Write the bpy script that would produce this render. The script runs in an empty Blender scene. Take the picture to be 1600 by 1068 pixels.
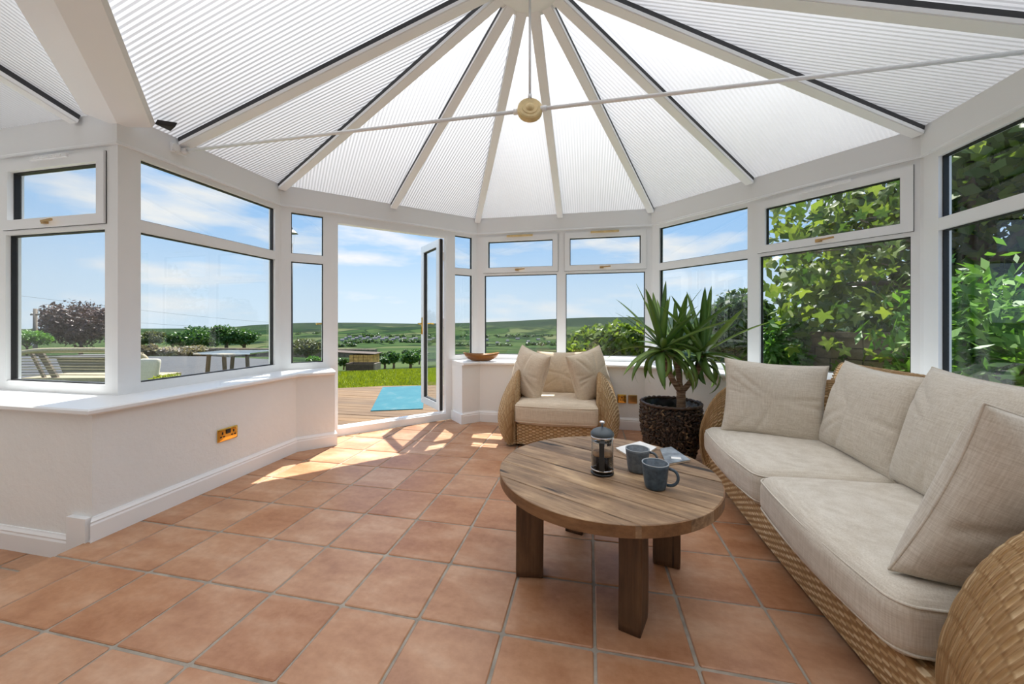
import bpy, math, random
import numpy as np
from mathutils import Vector, Matrix, Euler

random.seed(7)
rng = np.random.default_rng(7)
SC = bpy.context.scene
COL = SC.collection
PI = math.pi

# ------------------------------------------------------------------ camera, sky, sun, exposure
FPX, HY, CAMZ, TH = 579.0, 504.5, 1.146, 0.2041        # focal length in px, eye level row, eye height, heading
CT, ST = math.cos(TH), math.sin(TH)
cam_d = bpy.data.cameras.new('camera')
cam_d.sensor_width = 36.0
cam_d.lens = 36.0 * FPX / 1600.0
cam_d.shift_y = (HY - 534.0) / 1600.0
cam_d.clip_start, cam_d.clip_end = 0.05, 9000
cam = bpy.data.objects.new('camera', cam_d)
cam.location = (0, 0, CAMZ)
cam.rotation_euler = (PI / 2, 0, TH)
COL.objects.link(cam)
SC.camera = cam
SC.view_settings.view_transform = 'Standard'
SC.view_settings.look = 'None'
SC.view_settings.gamma = 1.0
SC.view_settings.use_curve_mapping = False
SC.view_settings.exposure = 0.58

world = bpy.data.worlds.new('sky')
SC.world = world
world.use_nodes = True
wn, wl = world.node_tree.nodes, world.node_tree.links
wn.clear()
w_out = wn.new('ShaderNodeOutputWorld')
w_bg = wn.new('ShaderNodeBackground')
w_bg.inputs['Strength'].default_value = 0.70
w_tc = wn.new('ShaderNodeTexCoord')
w_sep = wn.new('ShaderNodeSeparateXYZ')
w_ramp = wn.new('ShaderNodeValToRGB')
els = w_ramp.color_ramp.elements
els[0].position, els[0].color = 0.0, (0.72, 0.86, 1.0, 1)
els[1].position, els[1].color = 0.75, (0.20, 0.42, 0.88, 1)
for p_, c_ in ((0.08, (0.64, 0.81, 1.0, 1)), (0.22, (0.40, 0.65, 1.0, 1)), (0.42, (0.29, 0.55, 0.98, 1))):
    e_ = els.new(p_); e_.color = c_
w_map = wn.new('ShaderNodeMapping')
w_map.inputs['Scale'].default_value = (1.5, 1.5, 6.0)
w_map.inputs['Location'].default_value = (0.2, 2.4, 0.4)
w_noise = wn.new('ShaderNodeTexNoise')
w_noise.inputs['Scale'].default_value = 1.6
w_noise.inputs['Detail'].default_value = 8.0
w_noise.inputs['Roughness'].default_value = 0.52
w_cr = wn.new('ShaderNodeValToRGB')
w_cr.color_ramp.elements[0].position = 0.535
w_cr.color_ramp.elements[1].position = 0.655
w_mix = wn.new('ShaderNodeMix'); w_mix.data_type = 'RGBA'
w_mix.inputs['B'].default_value = (0.93, 0.94, 0.965, 1)
wl.new(w_tc.outputs['Generated'], w_sep.inputs[0])
wl.new(w_sep.outputs['Z'], w_ramp.inputs[0])
wl.new(w_tc.outputs['Generated'], w_map.inputs[0])
wl.new(w_map.outputs[0], w_noise.inputs['Vector'])
wl.new(w_noise.outputs['Fac'], w_cr.inputs[0])
wl.new(w_cr.outputs[0], w_mix.inputs['Factor'])
wl.new(w_ramp.outputs[0], w_mix.inputs['A'])
wl.new(w_mix.outputs['Result'], w_bg.inputs['Color'])
wl.new(w_bg.outputs[0], w_out.inputs[0])

sun_d = bpy.data.lights.new('sun', 'SUN')
sun_d.energy = 7.6
sun_d.color = (1.0, 0.965, 0.91)
sun_d.angle = 0.009
sun = bpy.data.objects.new('sun', sun_d)
SUN_DIR = Vector((-0.117 * math.cos(1.06), 0.993 * math.cos(1.06), math.sin(1.06)))   # towards the sun
sun.rotation_euler = SUN_DIR.to_track_quat('Z', 'Y').to_euler()
sun.location = (0, 6, 12)
COL.objects.link(sun)

# ------------------------------------------------------------------ coordinates
def W(X, Y, z=0.0):
    """camera-aligned metres (right, ahead) to room metres"""
    return Vector((CT * X - ST * Y, ST * X + CT * Y, z))

def ground(px, py, z=0.0):
    Y = FPX * (CAMZ - z) / (py - HY)
    return W((px - 800) / FPX * Y, Y, z)

def at(px, py, Y):
    return W((px - 800) / FPX * Y, Y, CAMZ + (HY - py) / FPX * Y)

def along(px, P, Q):
    """distance from P along PQ where the vertical line at column px meets the wall line"""
    r = W((px - 800) / FPX, 1.0)
    dx, dy = Q[0] - P[0], Q[1] - P[1]
    L = math.hypot(dx, dy); dx /= L; dy /= L
    den = dx * r.y - dy * r.x
    return (P[1] * r.x - P[0] * r.y) / den

# ------------------------------------------------------------------ materials
MATS = {}
def nt(name):
    m = bpy.data.materials.new(name); m.use_nodes = True
    n, l = m.node_tree.nodes, m.node_tree.links
    b = n['Principled BSDF']
    MATS[name] = m
    return m, n, l, b

def coords(n, l, scale=(1, 1, 1), kind='Object', rot=(0, 0, 0)):
    tc = n.new('ShaderNodeTexCoord'); mp = n.new('ShaderNodeMapping')
    mp.inputs['Scale'].default_value = scale; mp.inputs['Rotation'].default_value = rot
    l.new(tc.outputs[kind], mp.inputs[0])
    return mp.outputs[0]

def noise(n, l, vec, scale, detail=4, rough=0.55):
    t = n.new('ShaderNodeTexNoise')
    t.inputs['Scale'].default_value = scale; t.inputs['Detail'].default_value = detail
    t.inputs['Roughness'].default_value = rough
    if vec is not None: l.new(vec, t.inputs['Vector'])
    return t.outputs['Fac']

def ramp(n, l, fac, stops):
    r = n.new('ShaderNodeValToRGB')
    e = r.color_ramp.elements
    e[0].position, e[0].color = stops[0][0], (*stops[0][1], 1)
    e[1].position, e[1].color = stops[-1][0], (*stops[-1][1], 1)
    for p, c in stops[1:-1]:
        x = e.new(p); x.color = (*c, 1)
    l.new(fac, r.inputs[0])
    return r.outputs[0]

def mixc(n, l, fac, a, b, mode='MIX'):
    m = n.new('ShaderNodeMix'); m.data_type = 'RGBA'; m.blend_type = mode
    for s, v in (('Factor', fac), ('A', a), ('B', b)):
        if isinstance(v, (int, float)): m.inputs[s].default_value = v
        elif isinstance(v, tuple): m.inputs[s].default_value = (*v, 1) if len(v) == 3 else v
        else: l.new(v, m.inputs[s])
    return m.outputs['Result']

def math_(n, l, op, a, b=0.0):
    m = n.new('ShaderNodeMath'); m.operation = op
    for i, v in enumerate((a, b)):
        if isinstance(v, (int, float)): m.inputs[i].default_value = v
        else: l.new(v, m.inputs[i])
    return m.outputs[0]

def bump(n, l, b, height, strength=0.3, dist=0.01):
    bp = n.new('ShaderNodeBump')
    bp.inputs['Strength'].default_value = strength; bp.inputs['Distance'].default_value = dist
    l.new(height, bp.inputs['Height']); l.new(bp.outputs[0], b.inputs['Normal'])

def plain(name, col, rough=0.5, metal=0.0, var=0.06, scale=8.0, bumpy=0.0, spec=0.5):
    m, n, l, b = nt(name)
    v = coords(n, l)
    f = noise(n, l, v, scale)
    lo = tuple(max(0, c * (1 - var)) for c in col); hi = tuple(min(1, c * (1 + var)) for c in col)
    l.new(ramp(n, l, f, ((0.3, lo), (0.7, hi))), b.inputs['Base Color'])
    b.inputs['Roughness'].default_value = rough; b.inputs['Metallic'].default_value = metal
    b.inputs['Specular IOR Level'].default_value = spec
    if bumpy: bump(n, l, b, noise(n, l, v, scale * 6), bumpy, 0.004)
    return m

plain('pvc', (0.905, 0.92, 0.93), 0.32, var=0.015, scale=2)
plain('gasket', (0.018, 0.018, 0.02), 0.6)
plain('brass', (0.80, 0.48, 0.10), 0.16, 1.0)
plain('old_brass', (0.55, 0.36, 0.16), 0.3, 1.0)
plain('aged_cream', (0.72, 0.55, 0.27), 0.45, var=0.15, scale=18)
plain('steel', (0.75, 0.75, 0.76), 0.16, 1.0)
plain('black_plastic', (0.012, 0.013, 0.014), 0.3)
plain('lid_grey', (0.06, 0.075, 0.085), 0.38)
plain('coffee', (0.010, 0.004, 0.0015), 0.6, spec=0.1)
plain('coffee_foam', (0.33, 0.17, 0.07), 0.6, var=0.3, scale=60)
plain('paper', (0.80, 0.78, 0.74), 0.6)
plain('cover_grey', (0.25, 0.28, 0.31), 0.35, var=0.5, scale=22)
plain('page_edge', (0.72, 0.58, 0.42), 0.7, var=0.15, scale=60)
plain('soil', (0.02, 0.014, 0.01), 0.9, var=0.4, scale=40, bumpy=0.6)
plain('dark_liner', (0.012, 0.012, 0.013), 0.22)
plain('asphalt', (0.072, 0.073, 0.076), 0.9, var=0.12, scale=3, bumpy=0.3)
plain('earth', (0.20, 0.13, 0.075), 0.95, var=0.25, scale=4)
plain('dark_timber', (0.075, 0.05, 0.032), 0.8, var=0.25, scale=12)
plain('golden_timber', (0.55, 0.31, 0.10), 0.8, var=0.35, scale=10)
plain('pole_timber', (0.21, 0.17, 0.13), 0.85, var=0.2)
plain('white_paint', (0.75, 0.75, 0.72), 0.6)
plain('rope', (0.42, 0.34, 0.22), 0.85, var=0.2, scale=40)
plain('cord', (0.12, 0.11, 0.10), 0.8)
plain('bark', (0.16, 0.11, 0.075), 0.9, var=0.3, scale=14, bumpy=0.5)
plain('lantern_metal', (0.04, 0.045, 0.05), 0.5)
plain('house_stone', (0.30, 0.28, 0.25), 0.9, var=0.2)
plain('house_roof', (0.16, 0.155, 0.16), 0.9)
plain('wire', (0.05, 0.05, 0.055), 0.6)

# plaster with fine trowel relief
m, n, l, b = nt('plaster')
v = coords(n, l)
l.new(ramp(n, l, noise(n, l, v, 3.0), ((0.3, (0.85, 0.865, 0.86)), (0.7, (0.88, 0.895, 0.89)))), b.inputs['Base Color'])
b.inputs['Roughness'].default_value = 0.75
bump(n, l, b, noise(n, l, v, 22, 6, 0.6), 0.35, 0.01)

# stone and render of the house behind the viewer
m, n, l, b = nt('house_wall')
v = coords(n, l)
vo = n.new('ShaderNodeTexVoronoi'); vo.inputs['Scale'].default_value = 4.0; l.new(v, vo.inputs['Vector'])
l.new(ramp(n, l, vo.outputs['Color'], ((0.2, (0.84, 0.82, 0.79)), (0.8, (0.88, 0.86, 0.83)))), b.inputs['Base Color'])
b.inputs['Roughness'].default_value = 0.9

# terracotta: every tile has its own tone
m, n, l, b = nt('terracotta')
oi = n.new('ShaderNodeObjectInfo')
geo = n.new('ShaderNodeNewGeometry')
v = geo.outputs['Position']
tco = n.new('ShaderNodeTexCoord')
rsc = n.new('ShaderNodeVectorMath'); rsc.operation = 'SCALE'; rsc.inputs[0].default_value = (9.1, 4.7, 3.3); l.new(oi.outputs['Random'], rsc.inputs['Scale'])
rad_ = n.new('ShaderNodeVectorMath'); rad_.operation = 'ADD'; l.new(tco.outputs['Object'], rad_.inputs[0]); l.new(rsc.outputs[0], rad_.inputs[1])
rmp = n.new('ShaderNodeMapping'); rmp.inputs['Scale'].default_value = (1.0, 2.4, 1.0); rmp.inputs['Rotation'].default_value = (0, 0, 0.7); l.new(rad_.outputs[0], rmp.inputs[0])
big = noise(n, l, rmp.outputs[0], 2.3, 5, 0.62)
c1 = ramp(n, l, big, ((0.34, (0.28, 0.105, 0.040)), (0.5, (0.46, 0.235, 0.120)), (0.66, (0.62, 0.41, 0.27))))
tone = ramp(n, l, oi.outputs['Random'], ((0.0, (0.47, 0.20, 0.080)), (0.35, (0.39, 0.165, 0.072)), (0.7, (0.49, 0.26, 0.142)), (1.0, (0.54, 0.32, 0.20))))
c2 = mixc(n, l, 0.42, c1, tone)
fine = noise(n, l, v, 26, 6, 0.65)
c3 = mixc(n, l, 0.16, c2, ramp(n, l, fine, ((0.35, (0.22, 0.09, 0.035)), (0.65, (0.62, 0.36, 0.22)))))
l.new(c3, b.inputs['Base Color'])
b.inputs['Roughness'].default_value = 0.42
b.inputs['Specular IOR Level'].default_value = 0.5
l.new(ramp(n, l, big, ((0.3, (0.36,) * 3), (0.7, (0.5,) * 3))), b.inputs['Roughness'])
bump(n, l, b, fine, 0.12, 0.003)
plain('grout', (0.33, 0.29, 0.235), 0.9, var=0.25, scale=14, bumpy=0.5)

# twin-wall roof sheet: lets diffused daylight through
for pname, dens in (('polycarbonate', 1.0), ('polycarbonate_web', 0.80)):
    m, n, l, b = nt(pname)
    out = n['Material Output']
    n.remove(b)
    v = coords(n, l, (1, 1, 1))
    tint = ramp(n, l, noise(n, l, v, 1.2, 4), ((0.3, (0.84 * dens,) * 3), (0.7, (0.93 * dens,) * 3)))
    tr = n.new('ShaderNodeBsdfTranslucent'); l.new(tint, tr.inputs['Color'])
    df = n.new('ShaderNodeBsdfDiffuse'); df.inputs['Color'].default_value = (0.5 * dens, 0.5 * dens, 0.5 * dens, 1)
    gl = n.new('ShaderNodeBsdfGlossy'); gl.inputs['Roughness'].default_value = 0.28
    gl.inputs['Color'].default_value = (0.9, 0.9, 0.9, 1)
    lw_ = n.new('ShaderNodeLayerWeight'); lw_.inputs[0].default_value = 0.5
    share = math_(n, l, 'SUBTRACT', 1.0, math_(n, l, 'MULTIPLY', math_(n, l, 'POWER', math_(n, l, 'SUBTRACT', 1.0, lw_.outputs['Facing']), 2.9), 0.82))
    m1 = n.new('ShaderNodeMixShader'); l.new(share, m1.inputs[0])
    l.new(tr.outputs[0], m1.inputs[1]); l.new(df.outputs[0], m1.inputs[2])
    m2 = n.new('ShaderNodeMixShader'); m2.inputs[0].default_value = 0.05
    l.new(m1.outputs[0], m2.inputs[1]); l.new(gl.outputs[0], m2.inputs[2])
    l.new(m2.outputs[0], out.inputs[0])

# window glass: clear with Fresnel reflection
def glassmat(name, tint, ior=1.5, boost=1.0):
    m, n, l, b = nt(name)
    out = n['Material Output']; n.remove(b)
    t = n.new('ShaderNodeBsdfTransparent'); t.inputs[0].default_value = (*tint, 1)
    g = n.new('ShaderNodeBsdfGlossy'); g.inputs['Roughness'].default_value = 0.0
    lw_ = n.new('ShaderNodeLayerWeight'); lw_.inputs[0].default_value = 0.5
    mx = n.new('ShaderNodeMixShader')
    p5 = math_(n, l, 'POWER', lw_.outputs['Facing'], 5.0)
    r0 = ((ior - 1) / (ior + 1)) ** 2
    fm = math_(n, l, 'ADD', math_(n, l, 'MULTIPLY', p5, (1 - r0) * boost), r0 * boost)
    l.new(fm, mx.inputs[0]); l.new(t.outputs[0], mx.inputs[1]); l.new(g.outputs[0], mx.inputs[2])
    l.new(mx.outputs[0], out.inputs[0])
glassmat('glass', (0.95, 0.965, 0.96), 1.5, 1.0)
glassmat('beaker_glass', (0.97, 0.98, 0.98), 1.3, 0.8)

# linen
def linen(name, lo, hi):
    m, n, l, b = nt(name)
    v1 = coords(n, l, (14, 14, 260)); v2 = coords(n, l, (260, 260, 14))
    f1 = noise(n, l, v1, 1.0, 3, 0.6); f2 = noise(n, l, v2, 1.0, 3, 0.6)
    f = math_(n, l, 'MULTIPLY', math_(n, l, 'ADD', f1, f2), 0.5)
    l.new(ramp(n, l, f, ((0.36, lo), (0.62, hi))), b.inputs['Base Color'])
    b.inputs['Roughness'].default_value = 0.9
    b.inputs['Specular IOR Level'].default_value = 0.15
    b.inputs['Sheen Weight'].default_value = 0.25
    bump(n, l, b, f, 0.35, 0.003)
linen('linen', (0.53, 0.46, 0.365), (0.69, 0.63, 0.535))
linen('sand_linen', (0.56, 0.44, 0.31), (0.72, 0.60, 0.455))

# wicker, colours follow the strands through the UV map (metres)
m, n, l, b = nt('wicker')
uv = n.new('ShaderNodeTexCoord'); sep = n.new('ShaderNodeSeparateXYZ'); l.new(uv.outputs['UV'], sep.inputs[0])
row = math_(n, l, 'FLOOR', math_(n, l, 'DIVIDE', sep.outputs[1], 0.0145))
phase = math_(n, l, 'ADD', math_(n, l, 'DIVIDE', sep.outputs[0], 0.031), row)
cell = math_(n, l, 'FLOOR', math_(n, l, 'MULTIPLY', math_(n, l, 'ADD', phase, 1.0), 0.5))
cmb = n.new('ShaderNodeCombineXYZ'); l.new(cell, cmb.inputs[0]); l.new(row, cmb.inputs[1])
wnz = n.new('ShaderNodeTexWhiteNoise'); wnz.noise_dimensions = '2D'; l.new(cmb.outputs[0], wnz.inputs['Vector'])
mp = n.new('ShaderNodeMapping'); mp.inputs['Scale'].default_value = (18, 90, 3); l.new(uv.outputs['UV'], mp.inputs[0])
f2 = noise(n, l, mp.outputs[0], 2.0, 3)
mp3 = n.new('ShaderNodeMapping'); mp3.inputs['Scale'].default_value = (3, 3, 3); l.new(uv.outputs['UV'], mp3.inputs[0])
f3 = noise(n, l, mp3.outputs[0], 2.0, 3)
base = ramp(n, l, wnz.outputs['Value'], ((0.0, (0.50, 0.33, 0.16)), (0.3, (0.66, 0.475, 0.26)), (0.7, (0.77, 0.60, 0.37)), (1.0, (0.86, 0.71, 0.48))))
base = mixc(n, l, math_(n, l, 'MULTIPLY', f2, 0.55), base, (0.56, 0.37, 0.18))
stake_shade = ramp(n, l, math_(n, l, 'COSINE', math_(n, l, 'MULTIPLY', phase, PI)), ((0.0, (0, 0, 0)), (0.45, (1, 1, 1))))
base = mixc(n, l, stake_shade, (0.36, 0.21, 0.09), base)  # dark stakes, with shade in the weave's dips painted into the colour
l.new(mixc(n, l, math_(n, l, 'MULTIPLY', f3, 0.3), base, (0.60, 0.39, 0.18)), b.inputs['Base Color'])
b.inputs['Roughness'].default_value = 0.62
mp2 = n.new('ShaderNodeMapping'); mp2.inputs['Scale'].default_value = (40, 700, 1); l.new(uv.outputs['UV'], mp2.inputs[0])
bump(n, l, b, noise(n, l, mp2.outputs[0], 1.0, 2), 0.4, 0.002)

# reclaimed timber, grain along local x
def wood(name, cols, gx=2.0, gy=45.0, rough=0.6, crack=True):
    m, n, l, b = nt(name)
    oi = n.new('ShaderNodeObjectInfo')
    tc = n.new('ShaderNodeTexCoord')
    ad = n.new('ShaderNodeVectorMath'); ad.operation = 'ADD'
    sc_ = n.new('ShaderNodeVectorMath'); sc_.operation = 'SCALE'; sc_.inputs[0].default_value = (7.3, 3.1, 5.7)
    l.new(oi.outputs['Random'], sc_.inputs['Scale'])
    l.new(tc.outputs['Object'], ad.inputs[0]); l.new(sc_.outputs[0], ad.inputs[1])
    mp = n.new('ShaderNodeMapping'); mp.inputs['Scale'].default_value = (gx, gy, gy); l.new(ad.outputs[0], mp.inputs[0])
    g1 = noise(n, l, mp.outputs[0], 1.0, 6, 0.65)
    mp2 = n.new('ShaderNodeMapping'); mp2.inputs['Scale'].default_value = (gx * 1.2, gy * 0.16, gy * 0.16); l.new(ad.outputs[0], mp2.inputs[0])
    g2 = noise(n, l, mp2.outputs[0], 1.6, 5, 0.6)
    c = ramp(n, l, g1, ((0.28, cols[0]), (0.5, cols[1]), (0.72, cols[2])))
    c = mixc(n, l, 0.55, c, ramp(n, l, g2, ((0.3, cols[0]), (0.52, cols[1]), (0.7, cols[2]))))
    if crack:
        mp3 = n.new('ShaderNodeMapping'); mp3.inputs['Scale'].default_value = (gx * 0.9, gy * 0.5, gy * 0.5); l.new(ad.outputs[0], mp3.inputs[0])
        g3 = noise(n, l, mp3.outputs[0], 1.0, 4, 0.5)
        k = ramp(n, l, g3, ((0.30, (1, 1, 1)), (0.36, (0, 0, 0))))
        c = mixc(n, l, k, c, (cols[0][0] * 0.35, cols[0][1] * 0.35, cols[0][2] * 0.35))
    tint = ramp(n, l, oi.outputs['Random'], ((0.0, (0.74, 0.72, 0.72)), (1.0, (1.25, 1.22, 1.15))))
    c = mixc(n, l, 1.0, c, tint, 'MULTIPLY')
    l.new(c, b.inputs['Base Color'])
    b.inputs['Roughness'].default_value = rough
    bump(n, l, b, g1, 0.5, 0.004)
wood('reclaimed', ((0.075, 0.042, 0.022), (0.26, 0.162, 0.09), (0.55, 0.385, 0.225)), 2.2, 38)
wood('reclaimed_dark', ((0.035, 0.018, 0.009), (0.105, 0.055, 0.026), (0.21, 0.12, 0.06)))
wood('table_rim', ((0.12, 0.055, 0.022), (0.25, 0.125, 0.05), (0.36, 0.20, 0.09)), crack=False)
wood('decking', ((0.092, 0.045, 0.014), (0.145, 0.083, 0.032), (0.19, 0.12, 0.055)), 1.2, 30, 0.75, crack=False)
wood('bowl_wood', ((0.16, 0.055, 0.012), (0.36, 0.15, 0.035), (0.52, 0.26, 0.07)), 3, 22, 0.28, crack=False)

# glazed stoneware
def stoneware(name, lo, hi):
    m, n, l, b = nt(name)
    v = coords(n, l)
    l.new(ramp(n, l, noise(n, l, v, 45, 6, 0.7), ((0.35, lo), (0.65, hi))), b.inputs['Base Color'])
    b.inputs['Roughness'].default_value = 0.3
stoneware('slate_glaze', (0.022, 0.042, 0.062), (0.066, 0.105, 0.14))
stoneware('grey_glaze', (0.075, 0.095, 0.112), (0.145, 0.172, 0.195))
plain('glaze_rim', (0.30, 0.32, 0.33), 0.35)

# plants
def leafmat(name, lo, hi, scale=3.0, trans=0.35, rough=0.45, obj=False):
    m, n, l, b = nt(name)
    out = n['Material Output']
    geo = n.new('ShaderNodeNewGeometry')
    f = geo.outputs['Random Per Island']
    if obj:
        f = n.new('ShaderNodeObjectInfo').outputs['Random']
    c = ramp(n, l, f, ((0.0, lo), (1.0, hi)))
    l.new(c, b.inputs['Base Color']); b.inputs['Roughness'].default_value = rough
    t = n.new('ShaderNodeBsdfTranslucent')
    l.new(mixc(n, l, 1.0, c, (1.25, 1.3, 0.7), 'MULTIPLY'), t.inputs['Color'])
    mx = n.new('ShaderNodeMixShader'); mx.inputs[0].default_value = trans
    l.new(b.outputs[0], mx.inputs[1]); l.new(t.outputs[0], mx.inputs[2]); l.new(mx.outputs[0], out.inputs[0])
leafmat('yucca_leaf', (0.12, 0.24, 0.055), (0.36, 0.50, 0.13), trans=0.38, rough=0.32, obj=True)
leafmat('hedge_leaf', (0.05, 0.10, 0.016), (0.24, 0.31, 0.05), trans=0.45)
leafmat('dark_leaf', (0.03, 0.065, 0.02), (0.085, 0.145, 0.042))
leafmat('box_leaf', (0.03, 0.10, 0.018), (0.12, 0.26, 0.05))
leafmat('bright_leaf', (0.05, 0.15, 0.02), (0.18, 0.36, 0.05))
leafmat('copper_leaf', (0.045, 0.022, 0.02), (0.15, 0.085, 0.07), trans=0.15)
leafmat('oak_leaf', (0.03, 0.085, 0.018), (0.10, 0.20, 0.045))
leafmat('olive_leaf', (0.07, 0.085, 0.035), (0.18, 0.19, 0.08))
leafmat('heather_leaf', (0.16, 0.13, 0.085), (0.32, 0.27, 0.20))
leafmat('blossom_leaf', (0.30, 0.24, 0.22), (0.62, 0.54, 0.52))
leafmat('yellow_leaf', (0.20, 0.24, 0.03), (0.48, 0.50, 0.08))
leafmat('vine_leaf', (0.035, 0.085, 0.016), (0.21, 0.26, 0.045), trans=0.45, obj=True)
leafmat('grass_blade', (0.16, 0.205, 0.006), (0.29, 0.32, 0.018), trans=0.3)

# trunk with leaf scars
m, n, l, b = nt('yucca_trunk')
v = coords(n, l, (4, 4, 70))
l.new(ramp(n, l, noise(n, l, v, 1.0, 4), ((0.35, (0.12, 0.065, 0.035)), (0.52, (0.27, 0.165, 0.10)), (0.68, (0.46, 0.35, 0.25)))), b.inputs['Base Color'])
b.inputs['Roughness'].default_value = 0.8
bump(n, l, b, noise(n, l, v, 1.0, 4), 0.6, 0.01)
# hyacinth basket
m, n, l, b = nt('dark_basket')
oi_ = n.new('ShaderNodeNewGeometry')
l.new(ramp(n, l, oi_.outputs['Random Per Island'], ((0.0, (0.018, 0.009, 0.005)), (0.55, (0.05, 0.026, 0.014)), (0.93, (0.11, 0.065, 0.036)), (1.0, (0.30, 0.20, 0.10)))), b.inputs['Base Color'])
b.inputs['Roughness'].default_value = 0.42

# lawn
m, n, l, b = nt('lawn')
geo = n.new('ShaderNodeNewGeometry'); v = geo.outputs['Position']
f1 = noise(n, l, v, 0.9, 4); f2 = noise(n, l, v, 30, 4, 0.7)
c = mixc(n, l, 0.5, ramp(n, l, f1, ((0.3, (0.11, 0.145, 0.008)), (0.7, (0.165, 0.195, 0.014)))), ramp(n, l, f2, ((0.3, (0.06, 0.10, 0.008)), (0.7, (0.18, 0.24, 0.03)))))
l.new(c, b.inputs['Base Color']); b.inputs['Roughness'].default_value = 0.95
b.inputs['Specular IOR Level'].default_value = 0.0
bump(n, l, b, f2, 0.3, 0.03)

# countryside: fields, hedgerows, moor on the tops
m, n, l, b = nt('countryside')
geo = n.new('ShaderNodeNewGeometry'); v = geo.outputs['Position']
mp = n.new('ShaderNodeMapping'); mp.inputs['Scale'].default_value = (0.0042, 0.0028, 0.0); mp.inputs['Rotation'].default_value = (0, 0, 0.5)
l.new(v, mp.inputs[0])
nd = n.new('ShaderNodeTexNoise'); nd.inputs['Scale'].default_value = 1.3; l.new(mp.outputs[0], nd.inputs['Vector'])
add = n.new('ShaderNodeVectorMath'); add.operation = 'MULTIPLY_ADD'
l.new(nd.outputs['Color'], add.inputs[0]); add.inputs[1].default_value = (0.6, 0.6, 0); l.new(mp.outputs[0], add.inputs[2])
vc = n.new('ShaderNodeTexVoronoi'); vc.inputs['Scale'].default_value = 1.4; l.new(add.outputs[0], vc.inputs['Vector'])
ve = n.new('ShaderNodeTexVoronoi'); ve.feature = 'DISTANCE_TO_EDGE'; ve.inputs['Scale'].default_value = 1.4; l.new(add.outputs[0], ve.inputs['Vector'])
sepc = n.new('ShaderNodeSeparateColor'); l.new(vc.outputs['Color'], sepc.inputs[0])
field = ramp(n, l, sepc.outputs[0], ((0.0, (0.022, 0.045, 0.020)), (0.35, (0.042, 0.072, 0.028)), (0.7, (0.068, 0.098, 0.038)), (1.0, (0.115, 0.125, 0.062))))
hedge = ramp(n, l, ve.outputs['Distance'], ((0.015, (1, 1, 1)), (0.05, (0, 0, 0))))
c = mixc(n, l, math_(n, l, 'MULTIPLY', hedge, 0.75), field, (0.011, 0.02, 0.014))
mp2 = n.new('ShaderNodeMapping'); mp2.inputs['Scale'].default_value = (0.006, 0.004, 0.02); l.new(v, mp2.inputs[0])
wd = ramp(n, l, noise(n, l, mp2.outputs[0], 1.0, 8, 0.62), ((0.52, (0, 0, 0)), (0.60, (1, 1, 1))))
c = mixc(n, l, math_(n, l, 'MULTIPLY', wd, 0.8), c, (0.014, 0.026, 0.018))
sz = n.new('ShaderNodeSeparateXYZ'); l.new(v, sz.inputs[0])
nz = noise(n, l, mp2.outputs[0], 2.0, 5)
vl = n.new('ShaderNodeVectorMath'); vl.operation = 'LENGTH'; l.new(v, vl.inputs[0])
faraway = math_(n, l, 'GREATER_THAN', vl.outputs['Value'], 1200.0)
hz = math_(n, l, 'ADD', sz.outputs[2], math_(n, l, 'MULTIPLY', nz, 40.0))
moor = math_(n, l, 'MULTIPLY', ramp(n, l, math_(n, l, 'MULTIPLY', math_(n, l, 'ADD', hz, 30.0), 0.02), ((0.2, (0, 0, 0)), (0.75, (1, 1, 1)))), faraway)
c = mixc(n, l, math_(n, l, 'MULTIPLY', moor, 0.85), c, (0.032, 0.046, 0.034))
l.new(c, b.inputs['Base Color']); b.inputs['Roughness'].default_value = 1.0
b.inputs['Specular IOR Level'].default_value = 0.0

# teal mat
m, n, l, b = nt('teal_mat')
v = coords(n, l)
f = noise(n, l, v, 3.2, 6, 0.65)
l.new(ramp(n, l, f, ((0.3, (0.010, 0.105, 0.14)), (0.55, (0.018, 0.125, 0.155)), (0.70, (0.075, 0.155, 0.175)))), b.inputs['Base Color'])
b.inputs['Roughness'].default_value = 0.9
# garden wall
m, n, l, b = nt('garden_stone')
v = coords(n, l)
l.new(ramp(n, l, noise(n, l, v, 5, 6, 0.65), ((0.3, (0.11, 0.082, 0.055)), (0.7, (0.27, 0.205, 0.14)))), b.inputs['Base Color'])
b.inputs['Roughness'].default_value = 0.95
bump(n, l, b, noise(n, l, v, 20, 5), 0.6, 0.02)

# ------------------------------------------------------------------ mesh helpers
def new_obj(name, mesh, mat=None, parent=None, loc=None, rot=None):
    o = bpy.data.objects.new(name, mesh)
    COL.objects.link(o)
    if mat: 
        if not mesh.materials: mesh.materials.append(MATS[mat])
    if parent is not None: o.parent = parent
    if loc is not None: o.location = loc
    if rot is not None: o.rotation_euler = rot
    return o

def mesh(name, V, F, smooth=False):
    me = bpy.data.meshes.new(name)
    me.from_pydata([tuple(v) for v in V], [], F)
    me.update()
    if smooth:
        me.polygons.foreach_set('use_smooth', [True] * len(me.polygons))
    return me

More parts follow.
